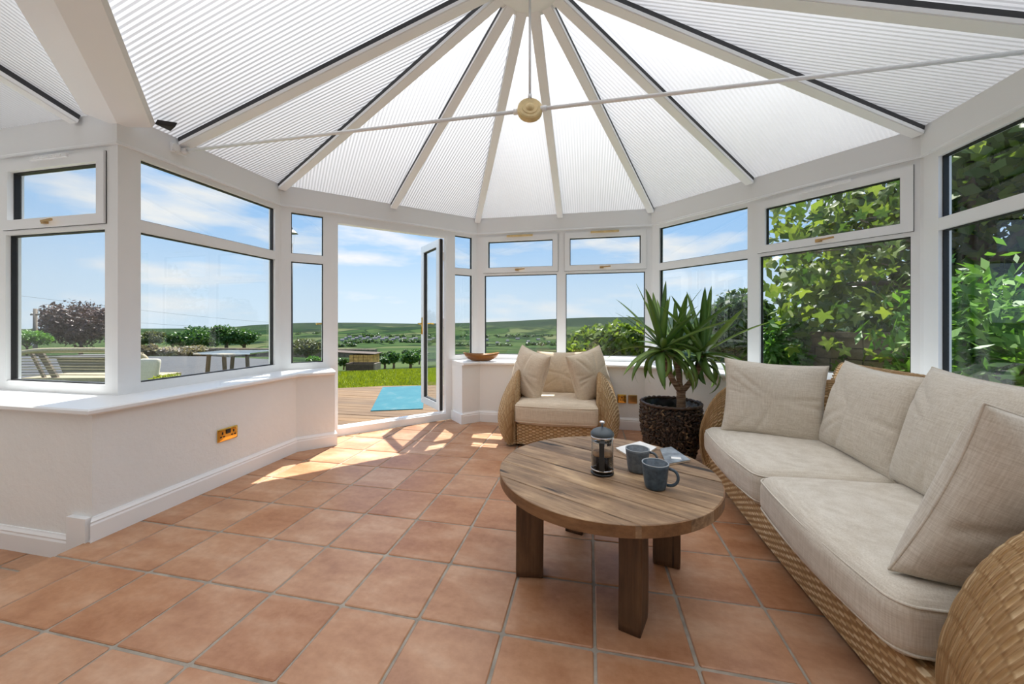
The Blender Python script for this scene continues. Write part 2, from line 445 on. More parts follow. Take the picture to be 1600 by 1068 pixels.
def npmesh(name, V, Q, smooth=True, uv=None):
    """fast mesh from numpy arrays, Q of shape (n, k)"""
    me = bpy.data.meshes.new(name)
    V = np.asarray(V, dtype=np.float32); Q = np.asarray(Q, dtype=np.int32)
    k = Q.shape[1]
    me.vertices.add(len(V)); me.vertices.foreach_set('co', V.ravel())
    me.loops.add(Q.size); me.loops.foreach_set('vertex_index', Q.ravel())
    me.polygons.add(len(Q))
    me.polygons.foreach_set('loop_start', np.arange(0, Q.size, k, dtype=np.int32))
    me.polygons.foreach_set('loop_total', np.full(len(Q), k, dtype=np.int32))
    me.polygons.foreach_set('use_smooth', np.full(len(Q), smooth))
    if uv is not None:
        ul = me.uv_layers.new(name='UVMap')
        ul.data.foreach_set('uv', np.asarray(uv, dtype=np.float32)[Q.ravel()].ravel())
    me.update(); me.validate()
    return me

def grid(name, P, wrap_u=False, wrap_v=False, smooth=True, uv=None, flip=False):
    n_, m_ = P.shape[:2]
    i = np.arange(n_ if wrap_u else n_ - 1); j = np.arange(m_ if wrap_v else m_ - 1)
    I, J = np.meshgrid(i, j, indexing='ij')
    I2, J2 = (I + 1) % n_, (J + 1) % m_
    Q = np.stack([I * m_ + J, I2 * m_ + J, I2 * m_ + J2, I * m_ + J2], -1).reshape(-1, 4)
    if flip: Q = Q[:, ::-1]
    return npmesh(name, P.reshape(-1, 3), Q, smooth, None if uv is None else uv.reshape(-1, 2))

class MB:
    """collects simple solids for ONE object"""
    def __init__(s): s.V, s.F = [], []
    def add(s, V, F):
        o = len(s.V); s.V += [tuple(v) for v in V]; s.F += [tuple(i + o for i in f) for f in F]; return s
    def box(s, x0, x1, y0, y1, z0, z1):
        V = [(x, y, z) for z in (z0, z1) for x, y in ((x0, y0), (x1, y0), (x1, y1), (x0, y1))]
        return s.add(V, [(3, 2, 1, 0), (4, 5, 6, 7), (0, 1, 5, 4), (1, 2, 6, 5), (2, 3, 7, 6), (3, 0, 4, 7)])
    def prism(s, pts, z0, z1, bev=0.0):
        n = len(pts)
        if bev:
            cx = sum(p[0] for p in pts) / n; cy = sum(p[1] for p in pts) / n
            ins = inset(pts, bev)
            V = [(x, y, z0) for x, y in pts] + [(x, y, z1 - bev * 0.8) for x, y in pts] + [(x, y, z1) for x, y in ins]
            F = [tuple(range(n))[::-1]] + [(i, (i + 1) % n, n + (i + 1) % n, n + i) for i in range(n)]
            F += [(n + i, n + (i + 1) % n, 2 * n + (i + 1) % n, 2 * n + i) for i in range(n)] + [tuple(range(2 * n, 3 * n))]
        else:
            V = [(x, y, z0) for x, y in pts] + [(x, y, z1) for x, y in pts]
            F = [tuple(range(n))[::-1], tuple(range(n, 2 * n))] + [(i, (i + 1) % n, n + (i + 1) % n, n + i) for i in range(n)]
        return s.add(V, F)
    def bar(s, A, B, w, h, up=(0, 0, 1)):
        """rectangular bar from A to B, width w sideways, height h along up (centred)"""
        A, B = Vector(A), Vector(B); d = (B - A).normalized()
        sd = d.cross(Vector(up)).normalized(); u = sd.cross(d).normalized()
        V = [P + sd * sx * w / 2 + u * sz * h / 2 for P in (A, B) for sx, sz in ((-1, -1), (1, -1), (1, 1), (-1, 1))]
        return s.add(V, [(3, 2, 1, 0), (4, 5, 6, 7), (0, 1, 5, 4), (1, 2, 6, 5), (2, 3, 7, 6), (3, 0, 4, 7)])
    def tube(s, pts, r, seg=10, cap=True):
        pts = [Vector(p) for p in pts]; rs = r if isinstance(r, (list, tuple)) else [r] * len(pts)
        prev = None; rings = []
        for i, p in enumerate(pts):
            t = (pts[min(i + 1, len(pts) - 1)] - pts[max(i - 1, 0)]).normalized()
            if prev is None:
                ref = Vector((0, 0, 1)) if abs(t.z) < 0.9 else Vector((1, 0, 0))
                nrm = t.cross(ref).normalized()
            else:
                nrm = (prev - t * prev.dot(t)).normalized()
            prev = nrm; bn = t.cross(nrm)
            rings.append([p + (nrm * math.cos(a) + bn * math.sin(a)) * rs[i] for a in [2 * PI * k / seg for k in range(seg)]])
        V = [v for r_ in rings for v in r_]; F = []
        for i in range(len(rings) - 1):
            for k in range(seg):
                F.append((i * seg + k, i * seg + (k + 1) % seg, (i + 1) * seg + (k + 1) % seg, (i + 1) * seg + k))
        if cap:
            F.append(tuple(range(seg))[::-1]); F.append(tuple(range((len(rings) - 1) * seg, len(rings) * seg)))
        return s.add(V, F)
    def lathe(s, prof, seg=40, cx=0, cy=0):
        V = []; F = []; n = len(prof)
        for k in range(seg):
            a = 2 * PI * k / seg
            V += [(cx + r * math.cos(a), cy + r * math.sin(a), z) for r, z in prof]
        for k in range(seg):
            k2 = (k + 1) % seg
            for i in range(n - 1):
                F.append((k * n + i, k2 * n + i, k2 * n + i + 1, k * n + i + 1))
        return s.add(V, F)
    def build(s, name, mat, parent=None, smooth=False, loc=None, rot=None):
        return new_obj(name, mesh(name, s.V, s.F, smooth), mat, parent, loc, rot)

def inset(pts, d):
    """move every edge of a convex CCW polygon inwards by d"""
    n = len(pts); out = []
    area = sum(pts[i][0] * pts[(i + 1) % n][1] - pts[(i + 1) % n][0] * pts[i][1] for i in range(n))
    sg = 1 if area > 0 else -1
    for i in range(n):
        p0, p1, p2 = Vector(pts[i - 1]), Vector(pts[i]), Vector(pts[(i + 1) % n])
        a = (p1 - p0).normalized(); c = (p2 - p1).normalized()
        na = Vector((-a.y, a.x)) * sg; nc = Vector((-c.y, c.x)) * sg
        k = na + nc; q = k.dot(k)
        out.append(tuple(p1 + k * (2 * d / q)) if q > 0.3 else tuple(p1 + na * d))
    return out

def clip(poly, a, b_, c_):
    """keep the part of poly with a*x + b*y <= c"""
    out = []
    for i in range(len(poly)):
        p, q = poly[i - 1], poly[i]
        dp, dq = a * p[0] + b_ * p[1] - c_, a * q[0] + b_ * q[1] - c_
        if (dp <= 0) != (dq <= 0):
            t = dp / (dp - dq); out.append((p[0] + (q[0] - p[0]) * t, p[1] + (q[1] - p[1]) * t))
        if dq <= 0: out.append(q)
    return out

def clip_convex(poly, hull):
    """hull convex, CCW"""
    for i in range(len(hull)):
        p, q = hull[i - 1], hull[i]
        a, b_ = q[1] - p[1], -(q[0] - p[0])
        poly = clip(poly, a, b_, a * p[0] + b_ * p[1])
        if len(poly) < 3: return []
    ded = []
    for p in poly:
        if not ded or math.hypot(p[0] - ded[-1][0], p[1] - ded[-1][1]) > 1e-4: ded.append(p)
    if len(ded) > 2 and math.hypot(ded[0][0] - ded[-1][0], ded[0][1] - ded[-1][1]) < 1e-4: ded.pop()
    return ded if len(ded) > 2 else []

def area2(p): return abs(sum(p[i - 1][0] * p[i][1] - p[i][0] * p[i - 1][1] for i in range(len(p)))) / 2

def rbox(sx, sy, sz, r, n=10, crown=0.0, front=0.0, soft=0.0, seed=0):
    """rounded box, origin at its centre; returns numpy verts and quads"""
    faces = []; V = []; o = 0
    t = np.linspace(-1, 1, n)
    A, B = np.meshgrid(t, t, indexing='ij')
    one = np.ones_like(A)
    for ax, sg in ((0, 1), (0, -1), (1, 1), (1, -1), (2, 1), (2, -1)):
        p = [None] * 3; p[ax] = one * sg
        p[(ax + 1) % 3] = A; p[(ax + 2) % 3] = B
        P = np.stack(p, -1).reshape(-1, 3)
        idx = np.arange(n * n).reshape(n, n) + o
        q = np.stack([idx[:-1, :-1], idx[1:, :-1], idx[1:, 1:], idx[:-1, 1:]], -1).reshape(-1, 4)
        if sg < 0: q = q[:, ::-1]
        V.append(P); faces.append(q); o += n * n
    V = np.concatenate(V); Q = np.concatenate(faces)
    h = np.array([sx, sy, sz]) / 2
    # denser towards the edges so that the rounding is smooth
    S = np.sign(V) * (1 - (1 - np.abs(V)) ** 1.6)
    P = S * h
    inner = np.clip(P, -(h - r), h - r)
    d = P - inner; L = np.linalg.norm(d, axis=1, keepdims=True)
    P = inner + np.where(L > 1e-9, d / np.maximum(L, 1e-9) * np.minimum(L * 1.0, r), 0)
    nx, ny = P[:, 0] / h[0], P[:, 1] / h[1]
    if crown:
        P[:, 2] += np.where(P[:, 2] > 0, 1, -0.3) * crown * (1 - nx ** 2) * (1 - ny ** 4)
    if front:
        P[:, 1] -= np.where(P[:, 1] < 0, front * (1 - nx ** 2) , 0)
    if soft:
        g = np.random.default_rng(seed)
        for _ in range(7):
            k = g.normal(size=3) * np.array([7, 7, 9]); ph = g.uniform(0, 6.28)
            P += (soft / 3) * np.sin(P @ k + ph)[:, None] * g.normal(size=3)
    # weld the seams
    key = np.round(P, 5); u, inv = np.unique(key, axis=0, return_inverse=True)
    return u, inv.reshape(-1)[Q]

def clean(V, Q):
    good = [i for i, q in enumerate(Q) if len(set(q)) == 4]
    return V, Q[good]

def rounded(name, sx, sy, sz, r, mat, parent=None, loc=None, rot=None, **k):
    V, Q = clean(*rbox(sx, sy, sz, r, **k))
    return new_obj(name, npmesh(name, V, Q, True), mat, parent, loc, rot)

def empty(name, loc=(0, 0, 0), rotz=0.0):
    o = bpy.data.objects.new(name, None); o.empty_display_size = 0.1
    COL.objects.link(o); o.location = loc; o.rotation_euler = (0, 0, rotz)
    return o

def tag(o, label=None, cat=None, group=None, kind=None):
    if label: o['label'] = label
    if cat: o['category'] = cat
    if group: o['group'] = group
    if kind: o['kind'] = kind
    return o

def struct(o, label=None):
    o['kind'] = 'structure'
    if label: o['label'] = label
    return o

# ------------------------------------------------------------------ the room: plan
PL = [(-5.6, 1.463), (-2.56, 1.463), (-2.56, 2.852), (-1.247, 4.165), (0.584, 4.165), (1.895, 2.854), (1.895, -0.8)]
NSEG = len(PL) - 1
SEGD, SEGN, SEGL = [], [], []
for i in range(NSEG):
    dx, dy = PL[i + 1][0] - PL[i][0], PL[i + 1][1] - PL[i][1]
    L_ = math.hypot(dx, dy)
    SEGD.append((dx / L_, dy / L_)); SEGN.append((-dy / L_, dx / L_)); SEGL.append(L_)

def offs(d):
    """plaster line moved outwards by d, mitred"""
    out = []
    for i, p in enumerate(PL):
        if i == 0: nx, ny = SEGN[0]
        elif i == NSEG: nx, ny = SEGN[-1]
        else:
            a, c = Vector(SEGN[i - 1]), Vector(SEGN[i]); k = a + c
            k = k * (2 / k.dot(k)); nx, ny = k
        out.append((p[0] + nx * d, p[1] + ny * d))
    return out
DW = 0.28
WL = offs(DW)            # inner face of the window frames
EAVE, APEX_Z = 2.44, 3.20
HUB = (-0.33, 2.10)

def seg_solid(i, prof, s0=None, s1=None):
    """closed profile [(d, z)] swept along wall i, mitred at the corners or cut square at s0 / s1"""
    V = []; n = len(prof)
    for end, s in ((i, s0), (i + 1, s1)):
        for d, z in prof:
            if s is None: x, y = offs(d)[end]
            else:
                x = PL[i][0] + SEGD[i][0] * s + SEGN[i][0] * d; y = PL[i][1] + SEGD[i][1] * s + SEGN[i][1] * d
            V.append((x, y, z))
    F = [tuple(range(n)), tuple(range(2 * n - 1, n - 1, -1))]
    F += [(k, n + k, n + (k + 1) % n, (k + 1) % n) for k in range(n)]
    return MB().add(V, F)

SIDES = ['annex', 'left', 'back_left', 'back', 'back_right', 'right']
STUB_L, STUB_R = 0.315, 1.63        # plaster ends at the doorway
SILL = [(-0.035, 0.668), (-0.041, 0.676), (-0.041, 0.692), (-0.034, 0.70), (0.285, 0.70), (0.285, 0.668)]
BASE = [(0.0, 0.0), (-0.020, 0.0), (-0.020, 0.088), (-0.016, 0.098), (-0.017, 0.106), (-0.009, 0.118), (-0.006, 0.125), (0.0, 0.125)]
trim_no = 0
for i, side in enumerate(SIDES):
    zf = -0.11 if i == 0 else 0.0
    cuts = [(None, STUB_L), (STUB_R, None)] if i == 2 else [(None, None)]
    wall = bl = None
    for (a_, c_) in cuts:
        for nm, prof, mat in (('wall', [(0.0, zf), (0.0, 0.668), (0.36, 0.668), (0.36, zf)], 'plaster'),
                              ('baseboard', [(d, z + zf) for d, z in BASE], 'pvc'), ('sill', SILL, 'pvc')):
            o = seg_solid(i, prof, a_, c_)
            if nm == 'sill':
                trim_no += 1
                struct(o.build('trim_%d' % trim_no, mat), 'glossy white window sill on the %s dwarf wall' % side.replace('_', ' '))
            elif nm == 'wall':
                if wall is None: wall = o
                else: wall.add(o.V, o.F)
            else:
                if bl is None: bl = o
                else: bl.add(o.V, o.F)
    if i == 2:   # skirting returns beside the doorway
        for s_, sg in ((STUB_L, 1), (STUB_R, -1)):
            D_, N_ = SEGD[2], SEGN[2]
            P_ = Vector((PL[2][0] + D_[0] * s_, PL[2][1] + D_[1] * s_, 0)); dd = Vector((*D_, 0)) * sg; nn = Vector((*N_, 0))
            A_, B_ = P_ + dd * 0.009 - nn * 0.018, P_ + dd * 0.009 + nn * 0.272
            bl.bar(A_ + Vector((0, 0, 0.0555)), B_ + Vector((0, 0, 0.0555)), 0.018, 0.111)
    struct(wall.build('wall_' + side, 'plaster'))
    struct(bl.build('baseboard_' + side, 'pvc'))
    bm_ = seg_solid(i, [(0.262, 2.245), (0.262, 2.258), (0.268, 2.264), (0.268, 2.4435), (0.30, 2.4435), (0.36, 2.425), (0.36, 2.245)])
    trim_no += 1
    struct(bm_.build('trim_%d' % trim_no, 'pvc'), 'white eaves beam above the %s windows' % side.replace('_', ' '))
trim_no += 1
struct(MB().box(-2.70, -2.565, 1.437, 1.463, -0.11, 0.125).build('trim_%d' % trim_no, 'pvc'), 'white skirting block at the corner step')
# corner posts between the window frames
for i in (2, 3, 4, 5):
    P = Vector(WL[i]); a = Vector(SEGN[i - 1]) * 0.07; c = Vector(SEGN[i]) * 0.07
    trim_no += 1
    struct(MB().prism([tuple(P), tuple(P + a), tuple(P + c)][::-1], 0.70, 2.245).build('trim_%d' % trim_no, 'pvc'), 'white corner post')
    k = (Vector(SEGN[i - 1]) + Vector(SEGN[i])).normalized()
    Q = P - k * 0.004; t = Vector((-k.y, k.x))
    trim_no += 1
    struct(MB().prism([tuple(Q - t * 0.02), tuple(Q + t * 0.02), tuple(Q + t * 0.02 + k * 0.02), tuple(Q - t * 0.02 + k * 0.02)], 0.70, 2.243).build('trim_%d' % trim_no, 'pvc'), 'white corner cover strip')
# house walls that close the room behind the viewer
struct(MB().box(-5.8, 2.6, -1.05, -0.8, -0.2, 3.5).build('wall_house', 'house_wall'))
struct(MB().box(-5.85, -5.6, -0.8, 1.9, -0.2, 3.5).build('wall_annex_end', 'house_wall'))

# ------------------------------------------------------------------ floor: terracotta tiles on a bed of grout
hull = [(-2.58, -0.8), (2.16, -0.8), (WL[5][0] - 0.02, WL[5][1]), (WL[4][0], WL[4][1] - 0.02), (WL[3][0], WL[3][1] - 0.02),
        (-2.58, WL[3][1] - 0.02 - (WL[3][0] + 2.58))]
floor = MB().prism(hull, -0.13, -0.005).build('floor', 'grout'); struct(floor, 'square terracotta tiles laid in grey grout')
PITCH, GAP, GX, GY = 0.335, 0.0115, -0.648, 1.336
def lay_tiles(hl, parent, z, i0, i1, j0, j1, gx=GX, gy=GY):
    for i in range(i0, i1):
        for j in range(j0, j1):
            x0, y0 = gx + i * PITCH + GAP / 2, gy + j * PITCH + GAP / 2
            x1, y1 = x0 + PITCH - GAP, y0 + PITCH - GAP
            jx, jy = random.uniform(-.0015, .0015), random.uniform(-.0015, .0015)
            x0 += jx; x1 += jx; y0 += jy; y1 += jy
            cc = 0.006
            sq = [(x0 + cc, y0), (x1 - cc, y0), (x1, y0 + cc), (x1, y1 - cc), (x1 - cc, y1), (x0 + cc, y1), (x0, y1 - cc), (x0, y0 + cc)]
            p = clip_convex(sq, hl)
            if not p or area2(p) < 0.002: continue
            cx, cy = sum(q[0] for q in p) / len(p), sum(q[1] for q in p) / len(p)
            t = MB().prism([(q[0] - cx, q[1] - cy) for q in p], -0.016, 0.0, 0.004).build('tile', 'terracotta', parent)
            t.location = (cx, cy, z)
            t.rotation_euler = (random.uniform(-.0012, .0012), random.uniform(-.0012, .0012), 0)
lay_tiles(hull, floor, 0.0, -7, 10, -7, 11)
low = [(-5.6, -0.8), (-2.6, -0.8), (-2.6, 1.46), (-5.6, 1.46)]
floor2 = MB().prism(low, -0.24, -0.115).build('floor_annex', 'grout'); struct(floor2, 'lower terracotta floor of the side annex')
lay_tiles(low, floor2, -0.11, -9, -5, -4, 2)

# ------------------------------------------------------------------ windows
def wpos(seg, s, y=0.0, z=0.0):
    return Vector((WL[seg][0] + SEGD[seg][0] * s + SEGN[seg][0] * y, WL[seg][1] + SEGD[seg][1] * s + SEGN[seg][1] * y, z))
def wpx(seg, px): return along(px, WL[seg], WL[seg + 1])
def wlen(seg): return math.dist(WL[seg], WL[seg + 1])
def rect_frame(x0, x1, z0, z1, w, y0, y1):
    m_ = MB()
    m_.box(x0, x1, y0, y1, z0, z0 + w); m_.box(x0, x1, y0, y1, z1 - w, z1)
    m_.box(x0, x0 + w, y0, y1, z0 + w, z1 - w); m_.box(x1 - w, x1, y0, y1, z0 + w, z1 - w)
    return m_
ZB, ZT0, ZT1, ZH = 0.76, 1.735, 1.812, 2.205
def pane(root, x0, x1, z0, z1):
    MB().box(x0 - .004, x1 + .004, 0.034, 0.040, z0 - .004, z1 + .004).build('pane', 'glass', root)
    rect_frame(x0, x1, z0, z1, 0.007, 0.022, 0.052).build('gasket', 'gasket', root)
win_no = 0
def window(seg, s0, s1, lights, label, vent='pvc'):
    global win_no
    win_no += 1
    w = empty('window_%d' % win_no, wpos(seg, s0, 0, 0), math.atan2(SEGD[seg][1], SEGD[seg][0]))
    struct(w, label)
    Lw = s1 - s0
    MB().box(0, Lw, 0, .07, 0.70, ZB).build('bottom_rail', 'pvc', w)
    MB().box(0, Lw, 0, .07, ZH, 2.245).build('head_rail', 'pvc', w)
    g = [(a - s0, c - s0, o) for a, c, o in lights]
    xs = [0.0] + [v for a, c, o in g for v in (a, c)] + [Lw]
    for k in range(0, len(xs), 2):
        MB().box(xs[k], xs[k + 1], 0, .07, ZB, ZH).build('jamb' if k in (0, len(xs) - 2) else 'mullion', 'pvc', w)
    for a, c, op in g:
        MB().box(a, c, 0.001, .069, ZT0, ZT1 - (0.025 if op else 0)).build('transom', 'pvc', w)
        pane(w, a, c, ZB, ZT0)
        if not op: pane(w, a, c, ZT1, ZH)
        else:
            z0, z1 = 1.765, 2.212
            sash = rect_frame(a - .014, c + .014, z0, z1, 0.062, -0.016, 0.06).build('sash', 'pvc', w)
            x0, x1 = a + .048, c - .048
            MB().box(x0 - .004, x1 + .004, 0.026, 0.032, z0 + .058, z1 - .058).build('pane', 'glass', sash)
            rect_frame(x0, x1, z0 + .062, z1 - .062, 0.007, 0.012, 0.045).build('gasket', 'gasket', sash)
            rect_frame(a - .0165, c + .0165, z0 - .0025, z1 + .0025, 0.0035, -0.004, -0.001).build('shadow_line_strip', 'gasket', sash)  # solid black strip imitating the shadow line round the sash
            cx = (x0 + x1) / 2
            h = MB().box(cx - .055, cx - .012, -.030, -.016, z0 + .018, z0 + .042)
            h.bar((cx - .035, -.038, z0 + .030), (cx + .065, -.043, z0 + .036), 0.010, 0.013)
            h.build('handle', 'old_brass', sash)
            wv = min(0.16, (x1 - x0) * .22)
            v_ = MB().box(cx - wv, cx + wv, -.030, -.016, z1 - .016, z1 + .006)
            for q in range(7): v_.box(cx - wv * .8 + q * wv * .24, cx - wv * .8 + q * wv * .24 + wv * .12, -.034, -.030, z1 - .010, z1)
            v_.build('vent', vent, sash)
    return w
E_ = wlen(0)
window(0, 0.6, E_, [(0.66, wpx(0, -60) - 0.9, False), (wpx(0, -60) - 0.82, wpx(0, -14), False), (wpx(0, 9), wpx(0, 164), True)], 'annex window with opening top light')
window(1, 0.07, wlen(1), [(wpx(1, 220), wpx(1, 430), False)], 'wide fixed window on the left wall')
JL, JR = wpx(2, 528), wpx(2, 697)
SL, SR = STUB_L + DW * math.tan(PI / 8), STUB_R + DW * math.tan(PI / 8)
window(2, 0.0, SL, [(wpx(2, 455), min(wpx(2, 505), SL - .02), False)], 'narrow window left of the door')
window(2, SR, wlen(2), [(wpx(2, 711), wpx(2, 738), False)], 'narrow window right of the door')
window(3, 0.0, wlen(3), [(wpx(3, 757), wpx(3, 870), True), (wpx(3, 884), wpx(3, 1008), True)], 'back window with two opening top lights', 'aged_cream')
window(4, 0.0, wlen(4), [(wpx(4, 1030), wpx(4, 1168), False), (wpx(4, 1187), wpx(4, 1423), True)], 'right hand bay window behind the sofa', 'pvc')
sE = wpx(5, 1466)
window(5, 0.0, wlen(5), [(sE, sE + 1.15, False), (sE + 1.23, sE + 2.4, False)], 'window on the right wall')

# ------------------------------------------------------------------ double door, both leaves open outwards
door = empty('door_1', wpos(2, SL), math.atan2(SEGD[2][1], SEGD[2][0])); struct(door, 'white double glazed garden door, leaves folded open')
jl, jr, wd_ = JL - SL, JR - SL, SR - SL
MB().box(0, jl, 0, .07, 0, 2.245).build('jamb', 'pvc', door)
MB().box(jr, wd_, 0, .07, 0, 2.245).build('jamb', 'pvc', door)
MB().box(jl, jr, 0, .07, 2.16, 2.245).build('head', 'pvc', door)
th = MB().box(jl, jr, 0, .07, 0, .075); th.box(jl, jr, .02, .09, .075, .088); th.build('threshold', 'pvc', door)
lw = (jr - jl) / 2
for hinge_x, sg, nm in ((jr, -1, 'right'), (jl, 1, 'left')):
    x0, x1 = (hinge_x - .06, hinge_x - .002) if sg < 0 else (hinge_x - .075, hinge_x - .017)
    m_ = MB(); y0, y1, z0, z1, w_ = .075, .075 + lw + .03, .095, 2.155, .085
    m_.box(x0, x1, y0, y1, z0, z0 + w_); m_.box(x0, x1, y0, y1, z1 - w_, z1)
    m_.box(x0, x1, y0, y0 + w_, z0 + w_, z1 - w_); m_.box(x0, x1, y1 - w_, y1, z0 + w_, z1 - w_)
    leaf = m_.build('door_leaf', 'pvc', door)
    xm = (x0 + x1) / 2
    MB().box(xm - .003, xm + .003, y0 + w_ - .004, y1 - w_ + .004, z0 + w_ - .004, z1 - w_ + .004).build('pane', 'glass', leaf)
    gk = MB()
    for (ya, yb, za, zb) in ((y0 + w_, y1 - w_, z0 + w_, z0 + w_ + .009), (y0 + w_, y1 - w_, z1 - w_ - .009, z1 - w_), (y0 + w_, y0 + w_ + .009, z0 + w_, z1 - w_), (y1 - w_ - .009, y1 - w_, z0 + w_, z1 - w_)):
        gk.box(xm - .02, xm + .02, ya, yb, za, zb)
    gk.build('gasket', 'gasket', leaf)
    hx = x0 if sg < 0 else x1; o_ = -1 if sg < 0 else 1
    hd = MB().box(min(hx, hx + o_ * .008), max(hx, hx + o_ * .008), y1 - .058, y1 - .022, 1.0, 1.22)
    hd.tube([(hx, y1 - .04, 1.14), (hx + o_ * .055, y1 - .04, 1.14), (hx + o_ * .06, y1 - .055, 1.14), (hx + o_ * .06, y1 - .15, 1.135)], .009, 8)
    hx2 = x1 if sg < 0 else x0
    hd.tube([(hx2, y1 - .04, 1.14), (hx2 - o_ * .055, y1 - .04, 1.14), (hx2 - o_ * .06, y1 - .055, 1.14), (hx2 - o_ * .06, y1 - .15, 1.135)], .009, 8)
    hd.build('handle', 'brass', leaf, True)
    hg = MB()
    for z in (.35, 1.15, 1.95): hg.tube([(hinge_x - sg * .0 , .078, z - .05), (hinge_x, .078, z + .05)], .011, 8)
    hg.build('hinge', 'pvc', leaf)
    gs = MB().box(x0 + .012, x1 - .012, y0 - .004, y0, z0, z1); gs.build('edge_seal', 'gasket', leaf)

# ------------------------------------------------------------------ roof
ceiling = empty('ceiling', (HUB[0], HUB[1], APEX_Z)); struct(ceiling, 'ribbed translucent conservatory roof with white glazing bars')
CO = Vector((HUB[0], HUB[1], APEX_Z))
H3 = Vector((HUB[0], HUB[1], APEX_Z))
def E3(x, y): return Vector((x, y, EAVE))
Lp, Rp = E3(WL[1][0], HUB[1]), E3(WL[5][0], HUB[1])
A3, B3, C3, D3, F3 = (E3(*WL[k]) for k in (1, 2, 3, 4, 5))
ring = [Lp, B3, (B3 + C3) / 2, C3, (C3 + D3) / 2, D3, (D3 + F3) / 2, F3, Rp]
run = HUB[0] - WL[1][0]
yv = WL[1][1] - run
VT = Vector((HUB[0], yv, APEX_Z))

def roof_panel(pts, fall, parts=1):
    """ribbed sheet: ribs run down the fall line"""
    P0 = pts[0]
    nrm = (pts[1] - pts[0]).cross(pts[2] - pts[0]).normalized()
    if nrm.z < 0: nrm = -nrm
    f = Vector(fall); f = (f - nrm * f.dot(nrm)).normalized()
    e = nrm.cross(f).normalized()
    q = [((p - P0).dot(e), (p - P0).dot(f)) for p in pts]
    e0, e1 = min(a for a, _ in q), max(a for a, _ in q)
    webs = []; pitch = 0.0125; m_ = MB(); k0, k1 = math.floor(e0 / pitch), math.ceil(e1 / pitch)
    for k in range(k0, k1):
        a, c = k * pitch, (k + 1) * pitch
        poly = clip(clip(q, -1, 0, -a), 1, 0, c)
        if len(poly) < 3 or area2(poly) < 1e-6: continue
        V = []
        for x, y in poly:
            t = (x - a) / pitch
            h = (t if k % 2 else 1 - t) * 0.0012
            V.append(P0 + e * x + f * y - nrm * h - CO)
        m_.add(V, [tuple(range(len(V)))]); webs.append(1 if k % 2 else 0)
    o = m_.build('roof_panel', 'polycarbonate', ceiling)
    o.data.materials.append(MATS['polycarbonate_web'])
    o.data.polygons.foreach_set('material_index', webs)

for k in range(len(ring) - 1):
    a, c = ring[k], ring[k + 1]
    d = c - a; nrm2 = Vector((-d.y, d.x, 0)); 
    mid = (a + c) / 2 - H3
    if nrm2.dot(mid) < 0: nrm2 = -nrm2
    roof_panel([a, c, H3], (nrm2.x, nrm2.y, -0.3 * nrm2.length))
def slope_left(y, x): return Vector((x, y, EAVE + (x - WL[1][0]) * (APEX_Z - EAVE) / run))
roof_panel([Lp, A3, VT, H3], (-1, 0, -0.3))
def annex3(x, y): return Vector((x, y, EAVE + (WL[1][1] - y) * (APEX_Z - EAVE) / run))
us = -3.14
roof_panel([A3, annex3(us, WL[1][1]), annex3(us, yv), VT], (0, 1, -0.3))
roof_panel([annex3(us, WL[1][1]), annex3(-4.4, WL[1][1]), annex3(-4.4, yv), annex3(us, yv)], (0, 1, -0.3))
roof_panel([annex3(-4.4, WL[1][1]), annex3(-5.6, WL[1][1]), annex3(-5.6, yv), annex3(-4.4, yv)], (0, 1, -0.3))
yb = -0.8
roof_panel([Rp, E3(WL[5][0], 0.75), Vector((HUB[0], 0.75, APEX_Z)), H3], (1, 0, -0.3))
roof_panel([E3(WL[5][0], 0.75), E3(WL[5][0], yb), Vector((HUB[0], yb, APEX_Z)), Vector((HUB[0], 0.75, APEX_Z))], (1, 0, -0.3))

def rafter(A, B, w=0.068):
    """white capping bar with black rubber seals against the sheet"""
    d = (B - A).normalized(); sd = d.cross(Vector((0, 0, 1))).normalized(); up = sd.cross(d)
    r = MB().bar(A - up * .047 - CO, B - up * .047 - CO, w, .022, up)
    r.bar(A - up * .056 - CO, B - up * .056 - CO, w * .86, .010, up)
    o = r.build('rafter', 'pvc', ceiling)
    MB().bar(A - up * .020 - CO, B - up * .020 - CO, w * .90, .034, up).build('gasket', 'gasket', o)
for k, p in enumerate(ring):
    d = (H3 - p); d2 = d / math.hypot(d.x, d.y)
    rafter(p + d2 * 0.02, H3 - d2 * 0.16, 0.075 if k in (0, 8) else 0.068)
rafter(annex3(us, WL[1][1] - .02), annex3(us, yv))
rafter(annex3(-4.4, WL[1][1] - .02), annex3(-4.4, yv))
rafter(E3(WL[5][0] - .02, 0.75), Vector((HUB[0], 0.75, APEX_Z)))
for y in (1.0, 0.0):
    rafter(slope_left(y, WL[1][0] + (WL[1][1] - y)), slope_left(y, HUB[0]))
# valley beam: two broad faces meeting in a crease
vd = (VT - A3).normalized(); side = Vector((0.7071, 0.7071, 0))
m_ = MB(); A0, B0 = A3 - vd * 0.02 - CO, VT - CO
def vsec(P): return [P - side * .165 + Vector((0, 0, -.005)), P - side * .15 + Vector((0, 0, -.035)), P + Vector((0, 0, -.075)), P + side * .15 + Vector((0, 0, -.035)), P + side * .165 + Vector((0, 0, -.005))]
V = vsec(A0) + vsec(B0)
m_.add(V, [(0, 1, 2, 3, 4), (9, 8, 7, 6, 5)] + [(k, k + 5, (k + 1) % 5 + 5, (k + 1) % 5) for k in range(5)])
m_.build('valley_beam', 'pvc', ceiling)
MB().bar(H3 + Vector((0, 0, -.04)) - CO, Vector((HUB[0], yb, APEX_Z - .04)) - CO, .14, .09).build('ridge_beam', 'pvc', ceiling)
MB().lathe([(0.0, -.125), (.15, -.125), (.19, -.122), (.20, -.112), (.215, -.118), (.232, -.110), (.236, -.095), (.236, -.05), (.0, -.05)], 56).build('hub', 'pvc', ceiling, True)
